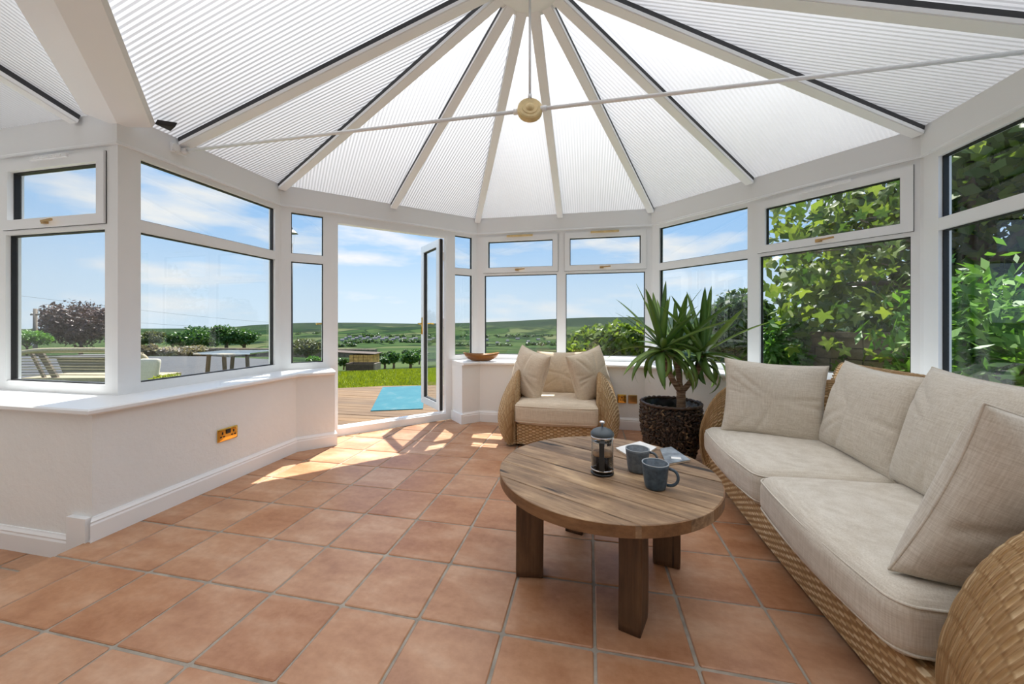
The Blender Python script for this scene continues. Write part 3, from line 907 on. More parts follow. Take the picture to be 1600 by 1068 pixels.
MB().add([(-2.70 - CO.x, 1.86 - CO.y, 2.446 - CO.z), (-2.62 - CO.x, 1.92 - CO.y, 2.449 - CO.z), (-2.70 - CO.x, 1.95 - CO.y, 2.437 - CO.z), (-2.72 - CO.x, 1.86 - CO.y, 2.42 - CO.z), (-2.64 - CO.x, 1.92 - CO.y, 2.423 - CO.z), (-2.72 - CO.x, 1.95 - CO.y, 2.42 - CO.z)],
         [(0, 1, 2), (5, 4, 3), (0, 3, 4, 1), (1, 4, 5, 2), (2, 5, 3, 0)]).build('sealant_lump', 'gasket', ceiling)

# tie bar with its yellowed boss hanging from the hub
tie = empty('tie_bar', (HUB[0], HUB[1], 2.365)); tag(tie, 'thin white tie bar spanning the roof with a yellowed round boss at its centre', 'tie bar')
xl, xr = WL[1][0] + 0.03 - HUB[0], WL[5][0] - 0.03 - HUB[0]
MB().tube([(xl, 0, 0), (-.06, 0, 0)], .0105, 10).build('rod', 'pvc', tie, True)
MB().tube([(.06, 0, 0), (xr, 0, 0)], .0105, 10).build('rod', 'pvc', tie, True)
MB().tube([(0, 0, .06), (0, 0, APEX_Z - .125 - 2.365)], .0075, 10).build('hanging_rod', 'pvc', tie, True)
bs = MB().lathe([(0, -.026), (.044, -.026), (.046, -.022), (.062, -.022), (.070, -.017), (.072, -.010), (.072, .010), (.070, .017), (.062, .022), (0, .024)], 48)
bs.build('boss', 'aged_cream', tie, False, None, (PI / 2 + .25, 0, TH + PI))
MB().lathe([(0, .040), (.010, .039), (.020, .034), (.024, .024)], 20).build('boss_rosette', 'aged_cream', tie, True, None, (PI / 2 + .0, 0, TH))
MB().lathe([(0, -.034), (.008, -.034), (.012, -.030), (.022, -.031), (.025, -.026)], 20).build('boss_rosette', 'aged_cream', tie, True, None, (PI / 2 + .25, 0, TH + PI))
for p_, q_, r_ in (((-.095, 0, 0), (-.062, 0, 0), .016), ((.062, 0, 0), (.095, 0, 0), .016), ((0, 0, .066), (0, 0, .09), .012)):
    MB().tube([p_, q_], r_, 12).build('collar', 'pvc', tie, True)
for xx, sg in ((xl, 1), (xr, -1)):
    bk = MB().box(xx - .02 if sg > 0 else xx - .0, xx if sg > 0 else xx + .02, -.075, .02, -.032, .032)
    bk.tube([(xx, -.055, 0), (xx + sg * .014, -.055, 0)], .026, 16).tube([(xx, 0, 0), (xx + sg * .035, 0, 0)], .022, 16)
    bk.build('bracket', 'pvc', tie)

# ------------------------------------------------------------------ sockets
def socket(name, seg, s, z, w, h, label, mat, gangs, group=None):
    P = Vector((PL[seg][0] + SEGD[seg][0] * s, PL[seg][1] + SEGD[seg][1] * s, z))
    o = empty(name, P, math.atan2(SEGD[seg][1], SEGD[seg][0])); tag(o, label, 'socket', group)
    V, Q = clean(*rbox(w, .012, h, .004, n=6))
    new_obj('plate', npmesh('plate', V, Q), mat, o, (0, -.006, 0))
    for gx in gangs:
        for k, (x, zz, a, c) in enumerate(((0, .014, .008, .018), (-.012, -.012, .012, .009), (.012, -.012, .012, .009))):
            MB().box(gx + x - a / 2, gx + x + a / 2, -.0145, -.012, zz - c / 2, zz + c / 2).build('slot', 'black_plastic', o)
    if len(gangs) == 2:
        MB().box(-.016, .016, -.0165, -.012, .004, .034).build('switch', 'black_plastic', o)
    for x in (-w / 2 + .012, w / 2 - .012):
        MB().lathe([(0, 0), (.0035, 0), (.0035, .002), (0, .002)], 10).build('screw', 'brass', o, True, (x, -.012, 0), (PI / 2, 0, 0))
    return o
sL = along(354.5, PL[1], PL[2])
q_ = W((354.5 - 800) / FPX, 1)
Ysk = (PL[1][0] + 0) / (CT * (354.5 - 800) / FPX - ST)
socket('wall_socket', 1, sL, CAMZ - (677 - HY) / FPX * Ysk, .150, .090, 'polished brass double socket on the left dwarf wall', 'brass', (-.042, .042))
Yb = PL[3][1] / (ST * (973 - 800) / FPX + CT)
zb_ = CAMZ - (622.5 - HY) / FPX * Yb
socket('wall_socket', 3, along(971.5, PL[3], PL[4]), zb_, .092, .092, 'single brass socket on the back wall beside the armchair', 'brass', (0,))
socket('outlet_plate', 3, along(988.5, PL[3], PL[4]), zb_, .092, .092, 'tarnished brown outlet plate on the back wall next to the plant pot', 'old_brass', ())

# ------------------------------------------------------------------ wicker seating
def weave(P, S, T, amp=0.0068, ps=0.031, pt=0.0145):
    """push a grid of surface points along its normals into over-and-under strands"""
    du = np.gradient(P, axis=0); dv = np.gradient(P, axis=1)
    N = np.cross(du, dv); L = np.linalg.norm(N, axis=2, keepdims=True); N = N / np.maximum(L, 1e-9)
    r = T / pt; row = np.floor(r); fr = (r - row - 0.5) * 2
    prof = np.sqrt(np.clip(1 - fr ** 2 * 0.96, 0, 1))
    over = 0.5 + 0.5 * np.cos(np.pi * (S / ps + row))
    d = amp * prof * (0.15 + 1.1 * over) - amp
    return P + N * d[..., None]

def wicker_mesh(name, fn, ls, lt, ns=None, flip=False, wrap=False, ds=0.0056, dt=0.0028, amp=0.0068):
    """fn(s01, t01) -> xyz arrays; ls, lt are rough lengths in metres"""
    ns = int(ls / ds) + 2; ntt = int(lt / dt) + 2
    s = np.linspace(0, 1, ns); t = np.linspace(0, 1, ntt)
    S, T = np.meshgrid(s, t, indexing='ij')
    P = np.stack(fn(S, T), -1)
    P = weave(P, S * ls, T * lt, amp if not flip else -amp)
    return grid(name, P, uv=np.stack([S * ls, T * lt], -1), flip=flip)

def wicker_seat(root, Wd, D, armH, backH, armT=0.19, bulge=0.055, taper=0.0):
    """origin: middle of the front edge on the floor; x across, y to the back"""
    # arms: x measured outwards from the inner face
    def arm(S, T):
        y = 0.0 + D * S ** 1.15
        y0 = 0.42
        q = np.clip(y / y0, 0.0, 1)
        h = armH * (1 - (1 - q) ** 2.5) ** (1 / 2.5)
        h = h + (backH - armH) * np.clip((y - 0.35) / (D - 0.35), 0, 1) ** 1.3 * 0.35
        h = np.maximum(h, 0.03)
        up = T < 0.5
        zn = np.where(up, T * 2, (1 - T) * 2)
        zn = np.sin(zn * np.pi / 2)
        tk = armT * (0.62 + 0.38 * np.sin(np.pi * np.clip(zn * 0.95 + 0.05, 0, 1))) * np.sqrt(np.clip(1 - zn ** 3.2, 0, 1))
        tk = tk * np.sqrt(np.clip(1 - (1 - np.clip(y / 0.16, 0, 1)) ** 2, 0.002, 1))
        xc = armT * 0.36 + bulge * np.sin(np.pi * zn ** 0.85) * np.clip(h / armH, 0, 1) - 0.03 * zn ** 2
        x = xc + np.where(up, 0.5, -0.5) * tk
        x = x - taper * np.clip((y - 0.40) / (D - 0.40), 0, 1) ** 1.4      # arms curve in towards the back
        # the front of the arm leans back towards the floor
        y = y + 0.07 * (1 - np.clip(zn * h / 0.35, 0, 1)) ** 1.4 * np.clip(1 - y / D, 0, 1)
        return x, y, zn * h + 0.025
    lt = 2 * armH * 1.05
    for sg in (-1, 1):
        def fn(S, T, sg=sg):
            x, y, z = arm(S, T)
            return sg * (Wd / 2 - armT * 0.75 + x), y, z
        new_obj('arm', wicker_mesh('arm', fn, D, lt, flip=(sg > 0)), 'wicker', root)
    iw = Wd - 2 * armT * 0.75
    def back(S, T):
        x = (S - 0.5) * (iw + 0.02)
        tt = T
        z0, z1 = 0.05, backH
        up = tt < 0.5
        zn = np.where(up, tt * 2, (1 - tt) * 2); zn = np.sin(zn * np.pi / 2)
        tk = 0.13 * np.sqrt(np.clip(1 - zn ** 6, 0, 1))
        z = z0 + (z1 - z0) * zn
        yc = D - 0.16 + 0.10 * zn - 0.03 * (1 - (2 * S - 1) ** 2) * 0
        y = yc + np.where(up, -0.5, 0.5) * tk
        return x, y, z
    new_obj('backrest', wicker_mesh('backrest', back, iw, 2 * (backH - .05), flip=True), 'wicker', root)
    def apron(S, T):
        x = (S - 0.5) * (iw + 0.03)
        f = T
        bow = 0.02 * (1 - (2 * S - 1) ** 2)
        zz = np.where(f < 0.62, 0.03 + 0.19 * f / 0.62, 0.22)
        y = np.where(f < 0.62, 0.105 - 0.035 * np.sin(f / 0.62 * np.pi / 2), 0.07 + (f - 0.62) / 0.38 * 0.12) - bow
        return x, y, zz
    new_obj('front_apron', wicker_mesh('front_apron', apron, iw, 0.31, flip=True), 'wicker', root)
    MB().box(-iw / 2, iw / 2, 0.13, D - 0.12, 0.10, 0.215).build('seat_deck', 'dark_timber', root)
    fx = Wd / 2 - armT * 0.75 + .03
    for x, y in [(sg * (fx - (taper if y > .5 else 0)), y) for sg in (-1, 1) for y in (0.2, D - 0.14)]:
        if True:
            MB().box(x - .03, x + .03, y - .03, y + .03, 0.0, 0.06).build('foot', 'dark_timber', root)

def pillow(name, label, size, loc, yaw, tilt=0.0, roll=0.0, mat='linen', thick=0.17, seed=1, group=None, N=64):
    """plump square cushion: local x width, z height, y thickness"""
    w, h = size
    t = np.linspace(-1, 1, N)
    t = np.sign(t) * (1 - (1 - np.abs(t)) ** 1.25)
    A, B = np.meshgrid(t, t, indexing='ij')
    g = np.random.default_rng(seed)
    e = np.clip((1 - np.abs(A) ** 2.4) * (1 - np.abs(B) ** 2.4), 0, 1)
    th = thick / 2 * e ** 0.43
    pin = 0.075
    X = A * w / 2 * (1 - pin * (1 - B ** 2) * np.abs(A) ** 3)
    Z = B * h / 2 * (1 - pin * (1 - A ** 2) * np.abs(B) ** 3)
    sides = []
    for sg in (-1, 1):
        wr = np.zeros_like(A)
        for _ in range(11):      # creases that fan out from the seams and corners
            ang = g.uniform(0, 6.28); fx, fz = math.cos(ang), math.sin(ang)
            cx, cz = fx * g.uniform(.55, 1.05), fz * g.uniform(.55, 1.05)
            d1 = (A - cx) * fx + (B - cz) * fz; d2 = -(A - cx) * fz + (B - cz) * fx
            wr -= g.uniform(.004, .010) * np.exp(-(d1 / .42) ** 2 - (d2 / g.uniform(.03, .075)) ** 2)
        wr += 0.004 * np.sin(A * g.uniform(2, 4) + B * g.uniform(2, 4) + g.uniform(0, 6))
        Yc = sg * (th + wr * np.clip(e * 3, 0, 1))
        sides.append(np.stack([X, Yc, Z], -1))
    sag = 0.03 * thick
    V = np.concatenate([sides[0].reshape(-1, 3), sides[1].reshape(-1, 3)])
    V[:, 1] += 0.012 * np.sin(V[:, 0] * 5 + seed) 
    idx = np.arange(N * N).reshape(N, N)
    q = np.stack([idx[:-1, :-1], idx[1:, :-1], idx[1:, 1:], idx[:-1, 1:]], -1).reshape(-1, 4)
    Q = np.concatenate([q, q[:, ::-1] + N * N])
    bd = np.concatenate([idx[0, :], idx[1:, -1], idx[-1, -2::-1], idx[-2:0:-1, 0]])
    mid = (V[bd] + V[bd + N * N]) / 2
    V[bd] = mid; V[bd + N * N] = mid
    o = new_obj(name, npmesh(name, V, Q), mat)
    o.location = loc; o.rotation_mode = 'QUATERNION'
    o.rotation_quaternion = (Matrix.Rotation(yaw, 4, 'Z') @ Matrix.Rotation(tilt, 4, 'X') @ Matrix.Rotation(roll, 4, 'Y')).to_quaternion()
    tag(o, label, 'cushion', group)
    pip = MB().tube([Vector(p) for p in mid] + [Vector(mid[0])], .0035, 6, False)
    pip.build('piping', mat, o, True)
    return o

def seat_cushion(name, label, sx, sy, sz, loc, yaw, mat, group=None, seed=0):
    V, Q = clean(*rbox(sx, sy, sz, .062, n=26, crown=.022, front=.03, soft=.004, seed=seed))
    o = new_obj(name, npmesh(name, V, Q), mat, None, loc, (0, 0, yaw))
    tag(o, label, 'cushion', group)
    rr = .062; ins_ = rr - math.sqrt(rr ** 2 - (rr - .03) ** 2)
    for z in (sz / 2 - .030, -sz / 2 + .030):
        pts = []; R_ = rr - ins_
        for qx, qy, a0 in ((1, 1, 0), (-1, 1, 90), (-1, -1, 180), (1, -1, 270)):
            cxx, cyy = qx * (sx / 2 - rr), qy * (sy / 2 - rr)
            for k in range(9):
                a = math.radians(a0 + k * 11.25); pts.append(Vector((cxx + R_ * math.cos(a), cyy + R_ * math.sin(a), z)))
        fine_ = []
        for k in range(len(pts)):
            p, q = pts[k], pts[(k + 1) % len(pts)]; m__ = max(1, int((q - p).length / .03))
            fine_ += [p.lerp(q, t / m__) for t in range(m__)]
        fine_ = [Vector((p.x, p.y - (.03 * (1 - (p.x / (sx / 2)) ** 2) if p.y < 0 else 0), p.z)) for p in fine_]
        MB().tube(fine_ + [fine_[0]], .0042, 6, False).build('piping', mat, o, True)
    return o

# armchair by the back wall
ch = ground(868, 697)
AC = empty('wicker_armchair', (-0.29, 3.28, 0), 0.0)
tag(AC, 'rounded wicker armchair with bulging arms by the back windows', 'armchair')
wicker_seat(AC, 0.99, 0.85, 0.66, 0.80, 0.20)
ax, ay = AC.location.x, AC.location.y
seat_cushion('seat_cushion', 'sand coloured seat cushion lying on the wicker armchair', .775, .68, .20, (ax, ay + .355, .325), 0, 'sand_linen', seed=3)
pillow('scatter_cushion', 'sand coloured square cushion at the back of the armchair between two others', (.50, .46), (ax + .005, ay + .58, .625), 0.0, -0.18, 0.0, 'sand_linen', .14, 11)
pillow('scatter_cushion', 'creased cream cushion propped against the left arm of the armchair', (.48, .48), (ax - .285, ay + .36, .645), -0.80, -0.20, 0.17, 'sand_linen', .19, 12)
pillow('scatter_cushion', 'creased cream cushion propped against the right arm of the armchair', (.48, .48), (ax + .305, ay + .36, .65), 0.80, -0.20, -0.19, 'sand_linen', .19, 14)

# sofa along the right wall: its front faces -x
SO = empty('wicker_sofa', (0.80, 2.045, 0), -PI / 2)
tag(SO, 'long wicker sofa with rounded arms along the right hand windows', 'sofa')
wicker_seat(SO, 2.17, 0.98, 0.70, 0.87, 0.22, taper=0.27)
sx_, sy_ = SO.location.x, SO.location.y
seat_cushion('seat_cushion', 'cream seat cushion at the plant end of the wicker sofa', .86, .78, .19, (sx_ + .40, sy_ + .425, .320), -PI / 2, 'linen', 'sofa seat cushions', 5)
seat_cushion('seat_cushion', 'cream seat cushion at the near end of the wicker sofa', .86, .78, .19, (sx_ + .40, sy_ - .435, .320), -PI / 2, 'linen', 'sofa seat cushions', 6)
pillow('scatter_cushion', 'cream cushion standing upright against the far arm of the sofa by the plant', (.56, .50), (sx_ + .37, sy_ + .66, .645), -0.30, -0.16, 0.05, 'linen', .17, 21)
pillow('scatter_cushion', 'cream cushion leaning on the sofa back, second from the plant', (.56, .52), (sx_ + .66, sy_ + .28, .655), -PI / 2 + .10, -0.26, 0.06, 'linen', .19, 22)
pillow('scatter_cushion', 'large cream cushion leaning on the sofa back, third from the plant', (.66, .56), (sx_ + .66, sy_ - .28, .665), -PI / 2 - .05, -0.28, 0.03, 'linen', .20, 23)
pillow('scatter_cushion', 'cream cushion in the foreground resting on the near arm of the sofa', (.58, .54), (sx_ + .40, sy_ - .765, .625), 0.12, 0.24, 0.22, 'linen', .20, 24)

# ------------------------------------------------------------------ coffee table of reclaimed planks
TZ, TR = 0.482, 0.478
tc = W(0.425, 1.70)
PA = math.radians(-39.8) + TH
TB = empty('coffee_table', (tc.x, tc.y, 0), PA); tag(TB, 'round coffee table of weathered reclaimed planks on four thick block legs', 'table')
circ = [(TR * math.cos(2 * PI * k / 96), TR * math.sin(2 * PI * k / 96)) for k in range(96)]
cuts_ = [-.50, -.365, -.225, -.10, .035, .175, .305, .41, .50]
for k in range(len(cuts_) - 1):
    a, c = cuts_[k] + .0018, cuts_[k + 1] - .0018
    p = clip(clip(circ, 0, -1, -a), 0, 1, c)
    if len(p) < 3: continue
    dz = random.uniform(-.0025, .001)
    o = MB().prism(p, TZ - .045, TZ + dz, .002).build('plank', 'reclaimed', TB)
    o.location = (random.uniform(-.003, .003), 0, 0)
rim = []
for k in range(97):
    a = 2 * PI * k / 96
    rim.append(a)
m_ = MB(); V = []; F = []
for a in rim[:-1]:
    for r, z in ((TR - .02, TZ - .046), (TR + .0015, TZ - .046), (TR + .0015, TZ - .004), (TR - .02, TZ - .004)):
        V.append((r * math.cos(a), r * math.sin(a), z))
for k in range(96):
    k2 = (k + 1) % 96
    for i in range(4): F.append((k * 4 + i, k2 * 4 + i, k2 * 4 + (i + 1) % 4, k * 4 + (i + 1) % 4))
m_.add(V, F).build('rim_band', 'table_rim', TB)
for (px, py, w_, d_, ang) in ((829, 893, .085, .125, .62), (990, 974, .125, .085, .15), (1040, 879, .07, .12, .35), (899, 826, .095, .10, .2)):
    g = ground(px, py); R_ = Matrix.Rotation(-PA, 3, 'Z')
    lp = R_ @ (Vector((g.x, g.y, 0)) - Vector((tc.x, tc.y, 0)))
    V, Q = clean(*rbox(TZ - .047, w_, d_, .006, n=8, soft=.003, seed=int(px)))
    o = new_obj('leg', npmesh('leg', V, Q, True), 'reclaimed_dark', TB)
    o.location = (lp.x, lp.y, (TZ - .047) / 2)
    o.rotation_euler = (0, -PI / 2, ang)

# ------------------------------------------------------------------ on the table
def on_table(px, py): return ground(px, py, TZ)
fp = on_table(941, 738)
FP = empty('french_press', (fp.x, fp.y, TZ), TH - .33); tag(FP, 'glass coffee press with dark grey lid and black handle half full of coffee', 'coffee press')
MB().lathe([(0, .004), (.046, .004), (.0475, .008), (.0475, .168), (.0465, .168), (.0465, .009), (0, .009)], 48).build('beaker', 'beaker_glass', FP, True)
MB().lathe([(0, .0095), (.0455, .0095), (.046, .012), (.046, .082), (0, .082)], 40).build('coffee', 'coffee', FP, True)
MB().lathe([(0, .082), (.046, .082), (.046, .093), (0, .093)], 40).build('foam', 'coffee_foam', FP, True)
lid = MB().lathe([(0, .170), (.051, .168), (.052, .172), (.050, .180), (.040, .190), (.022, .198), (.008, .202), (.0, .203)], 44).build('lid', 'lid_grey', FP, True)
MB().lathe([(0, .2), (.004, .2), (.004, .216), (.009, .218), (.013, .224), (.010, .229), (0, .231)], 24).build('plunger_knob', 'steel', lid, True)
MB().tube([(0, 0, .2), (0, 0, .14)], .0025, 8).build('plunger_rod', 'steel', FP, True)
MB().lathe([(0, .138), (.044, .138), (.044, .142), (0, .142)], 32).build('plunger_disc', 'steel', FP, True)
for z0, z1 in ((.018, .024), (.155, .168)):
    MB().lathe([(.048, z0), (.0495, z0), (.0495, z1), (.048, z1), (.048, z0)], 44).build('band', 'steel', FP, True)
for k in range(3):
    a = PI * .08 + k * PI * .42
    MB().bar((.0488 * math.cos(a), .0488 * math.sin(a), .0), (.0488 * math.cos(a), .0488 * math.sin(a), .165), .007, .0025, (math.cos(a), math.sin(a), 0)).build('frame_strut', 'steel', FP)
MB().lathe([(.030, 0), (.050, 0), (.050, .006), (.030, .006), (.030, 0)], 40).build('base_ring', 'black_plastic', FP, True)
hd = MB()
hd.bar((.006, -.050, .150), (.006, -.088, .150), .022, .014); hd.bar((.006, -.084, .157), (.006, -.088, .040), .020, .012, (0, 1, 0)); hd.bar((.006, -.05, .09), (.006, -.084, .085), .012, .008)
hd.build('handle', 'black_plastic', FP)
for k, (dx, dz) in enumerate(((0.0, .155), (.016, .155), (0, .138), (.016, .138))):
    a = -PI / 2 + .62 + dx * 14
    MB().bar((.0482 * math.cos(a), .0482 * math.sin(a), dz - .006), (.0482 * math.cos(a), .0482 * math.sin(a), dz + .006), .009, .001, (math.cos(a), math.sin(a), 0)).build('print_square', 'black_plastic', FP)

def mug(px, py, label, mat, hyaw, r0=.040, r1=.052, h=.100):
    p = on_table(px, py)
    g = empty('mug', (p.x, p.y, TZ), hyaw); tag(g, label, 'mug', 'stoneware mugs on the table')
    prof = [(0, .0), (r0 - .003, .0), (r0, .004)]
    prof += [(r0 + (r1 - r0) * (t ** .75), .004 + (h - .004) * t) for t in [k / 10 for k in range(1, 11)]]
    MB().lathe(prof + [(r1 - .004, h), (r0 - .002, .010), (0, .008)], 48).build('body', mat, g, True)
    MB().lathe([(r1 - .0045, h - .001), (r1 + .0004, h - .001), (r1 + .0004, h + .0012), (r1 - .0045, h + .0012), (r1 - .0045, h - .001)], 48).build('rim', 'glaze_rim', g, True)
    pts = []
    for k in range(15):
        t = k / 14; a = PI / 2 - t * PI
        pts.append((r0 + .004 + (1 - t) * .008 + .037 * math.cos(a) ** .8 if math.cos(a) > 0 else r0 + .006 + (1 - t) * .006, 0, .052 + .033 * math.sin(a)))
    MB().tube(pts, .0058, 10).build('handle', mat, g, True)
    return g
mug(996, 735, 'grey stoneware mug standing further back, beside the magazine', 'grey_glaze', TH - .15)
mug(1024, 761, 'slate blue stoneware mug in front with its handle to the right', 'slate_glaze', TH - .55)

def booklet(name, label, px4, z, th, mat, cat='magazine'):
    P = [ground(x, y, z) for x, y in px4]
    c = sum(P, Vector()) / 4
    o = empty(name, (c.x, c.y, z)); tag(o, label, cat)
    pts = [(p.x - c.x, p.y - c.y) for p in P]
    a_ = sum(pts[i - 1][0] * pts[i][1] - pts[i][0] * pts[i - 1][1] for i in range(4))
    if a_ < 0: pts = pts[::-1]
    MB().prism(inset(pts, .002), .0, th * .8).build('pages', 'page_edge', o)
    MB().prism(pts, th * .8, th).build('cover', mat, o)
    return o, pts
b1, _ = booklet('book', 'pale cream paper booklet lying on the table behind the mugs', ((962, 702), (1000, 691.5), (1026, 701), (994, 722)), TZ + .001, .010, 'paper', 'book')
b2, bp = booklet('magazine', 'magazine with a dark grey picture cover at the right of the mugs', ((1031, 703), (1049, 700), (1079, 720.5), (1041, 727.5)), TZ + .001, .009, 'cover_grey')
ce = Vector((bp[0][0] + bp[1][0], bp[0][1] + bp[1][1])) / 4
MB().prism([(ce.x + x, ce.y + y) for x, y in ((-.02, -.012), (.025, -.018), (.028, .012), (-.015, .016))], .009, .0093).build('cover_picture', 'paper', b2)

# ------------------------------------------------------------------ plant pot and yucca
pc = W(1.335, 3.12)
POT = empty('plant_pot', (pc.x, pc.y, 0)); tag(POT, 'dark brown round basket planter of woven knobbly fibre beside the sofa', 'planter')
def pot_r(z): return 0.165 + 0.075 * math.sin(min(z / 0.46, 1) * PI / 2) ** 0.8 + 0.012 * math.sin(z / .46 * PI)
PH = 0.485
prof = [(0, .0), (.14, .0)] + [(pot_r(PH * t / 12) - .012, PH * t / 12) for t in range(13)]
MB().lathe(prof + [(.232, PH), (.226, PH - .01), (.215, PH - .12), (.0, PH - .12)], 48).build('inner_pot', 'dark_liner', POT, True)
g_ = np.random.default_rng(4)
m_ = MB()
unit = []
def nub(c, t1, t2, nrm, a, b_, c_):
    """one knobbly fibre knot: squashed octahedral bead"""
    V = [c + t1 * a, c + (t1 * .5 + t2 * .87) * b_, c + (t2 * .87 - t1 * .5) * b_, c - t1 * a, c - (t1 * .5 + t2 * .87) * b_, c + (t1 * .5 - t2 * .87) * b_]
    V += [v + nrm * c_ * .55 for v in [c + (p - c) * .8 for p in V]] + [c + nrm * c_]
    F = [(i, (i + 1) % 6, 6 + (i + 1) % 6, 6 + i) for i in range(6)] + [(6 + i, 6 + (i + 1) % 6, 12) for i in range(6)]
    m_.add(V, F)
zz = .02
while zz < PH - .03:
    R_ = pot_r(zz); nn = int(2 * PI * R_ / .024)
    for k in range(nn):
        a = 2 * PI * (k + g_.uniform(-.35, .35)) / nn
        z = zz + g_.uniform(-.009, .009); R = pot_r(max(z, 0.0)) - .014
        nr = Vector((math.cos(a), math.sin(a), .1)); ta = Vector((-math.sin(a), math.cos(a), 0)); tb = Vector((0, 0, 1))
        w_ = g_.uniform(0, PI); t1 = ta * math.cos(w_) + tb * math.sin(w_); t2 = tb * math.cos(w_) - ta * math.sin(w_)
        nub(Vector((R * math.cos(a), R * math.sin(a), z)), t1, t2, nr, g_.uniform(.016, .024), g_.uniform(.006, .010), g_.uniform(.012, .026))
    zz += .017
o = m_.build('woven_knots', 'dark_basket', POT, True); o['kind'] = 'stuff'
V = []; nseg = 96
rm = MB().tube([(.233 * math.cos(2 * PI * k / nseg), .233 * math.sin(2 * PI * k / nseg), PH - .008 + .004 * math.sin(k * 2.1)) for k in range(nseg + 1)], [.013 + .003 * math.sin(k * 1.7) for k in range(nseg + 1)], 8, False)
rm.build('rim', 'dark_basket', POT, True)
MB().lathe([(0, PH - .119), (.213, PH - .119), (.213, PH - .10), (0, PH - .095)], 40).build('soil', 'soil', POT, True)

yb_ = W(1.415, 3.10)
YU = empty('yucca_plant', (yb_.x, yb_.y, PH - .10)); tag(YU, 'tall yucca with branching scarred stems and long strap leaves in the basket', 'plant')
base_w = Vector((yb_.x, yb_.y, PH - .10))
def yl(px, py, Y): return at(px, py, Y) - base_w
fork = yl(1064, 612, 3.10)
def wob(P, Q, r0, r1, n=9, bend=(0, 0, 0)):
    pts, rs = [], []
    for k in range(n):
        t = k / (n - 1)
        pts.append(P.lerp(Q, t) + Vector(bend) * math.sin(t * PI)); rs.append((r0 + (r1 - r0) * t) * (1 + .07 * math.sin(k * 2.4)))
    return pts, rs
p_, r_ = wob(Vector((0, 0, 0)), fork, .034, .036); MB().tube(p_, r_, 14).build('trunk', 'yucca_trunk', YU, True)
heads = [yl(1034, 548, 3.02), yl(1056, 552, 3.16), yl(1098, 556, 3.10)]
for h_, bd in zip(heads, ((-.015, 0, -.02), (.0, 0, 0), (.02, 0, -.02))):
    p_, r_ = wob(fork, h_, .024, .020, 9, bd); MB().tube(p_, r_, 12).build('branch', 'yucca_trunk', YU, True)
def strap(L, w, droop, n=14, seed=0):
    """arching strap leaf from the origin along +x, bending down"""
    V = []; F = []; x = z = 0.0
    for k in range(n + 1):
        t = k / n; ang = -droop * t ** 1.5
        if k: x += L / n * math.cos(ang); z += L / n * math.sin(ang)
        ww = w * min(1, .5 + t * 3.2) * (1 - t ** 3.2) ** .8 + .0008
        dip = ww * .28 * (1 - t * .6)
        V += [(x, -ww, z + dip), (x, 0, z), (x, ww, z + dip), (x, 0, z - .0012)]
    for k in range(n):
        a = k * 4; c = a + 4
        F += [(a, c, c + 1, a + 1), (a + 1, c + 1, c + 2, a + 2), (a + 3, c + 3, c, a), (a + 2, c + 2, c + 3, a + 3)]
    return mesh('leaf', V, F, True)
leaf_kinds = [strap(.50, 0.029, .10), strap(.46, 0.031, .55), strap(.52, 0.030, 1.0), strap(.48, 0.033, 1.6), strap(.42, 0.033, 2.1), strap(.55, 0.027, .28)]
for me_ in leaf_kinds: me_.materials.append(MATS['yucca_leaf'])
g_ = np.random.default_rng(12)
for hi, h_ in enumerate(heads):
    cnt = (34, 22, 32)[hi]
    for k in range(cnt):
        u_ = (k + .5) / cnt
        el = math.radians(86 - 108 * u_ ** .85 + g_.normal() * 7)
        az = k * 2.39996 + hi * 1.3 + g_.normal() * .15
        kind = 0 if u_ < .22 else 5 if u_ < .40 else 1 if u_ < .55 else 2 if u_ < .72 else 3 if u_ < .88 else 4
        sc_ = g_.uniform(.72, 1.06) * (1.08 if u_ < .4 else .92)
        o = new_obj('leaf', leaf_kinds[kind], None, YU, h_ + Vector((0, 0, .05 * (1 - u_) - .015)))
        o.rotation_euler = Euler((g_.normal() * .35, -el, az), 'XYZ')
        o.scale = (sc_, g_.uniform(.85, 1.15), sc_)

# wooden bowl on the sill
bw = W((752 - 800) / FPX * 4.37, 4.37)
BW = empty('wooden_bowl', (bw.x, bw.y, 0.70), TH + .05); tag(BW, 'shallow boat shaped wooden bowl on the back window sill', 'bowl')
V = []; F = []; ns, nr = 40, 9
pr = [(.30, .0), (.55, .008), (.82, .035), (1.0, .080), (.965, .082), (.78, .045), (.5, .022), (.0, .016)]
m_ = MB().lathe(pr, 40)
m_.V = [(x * .215, y * .095, z + .022 * abs(x) ** 2.2 * (z / .08)) for x, y, z in m_.V]
m_.F.append(tuple(k * len(pr) for k in range(40))[::-1])
m_.build('bowl', 'bowl_wood', BW, True)

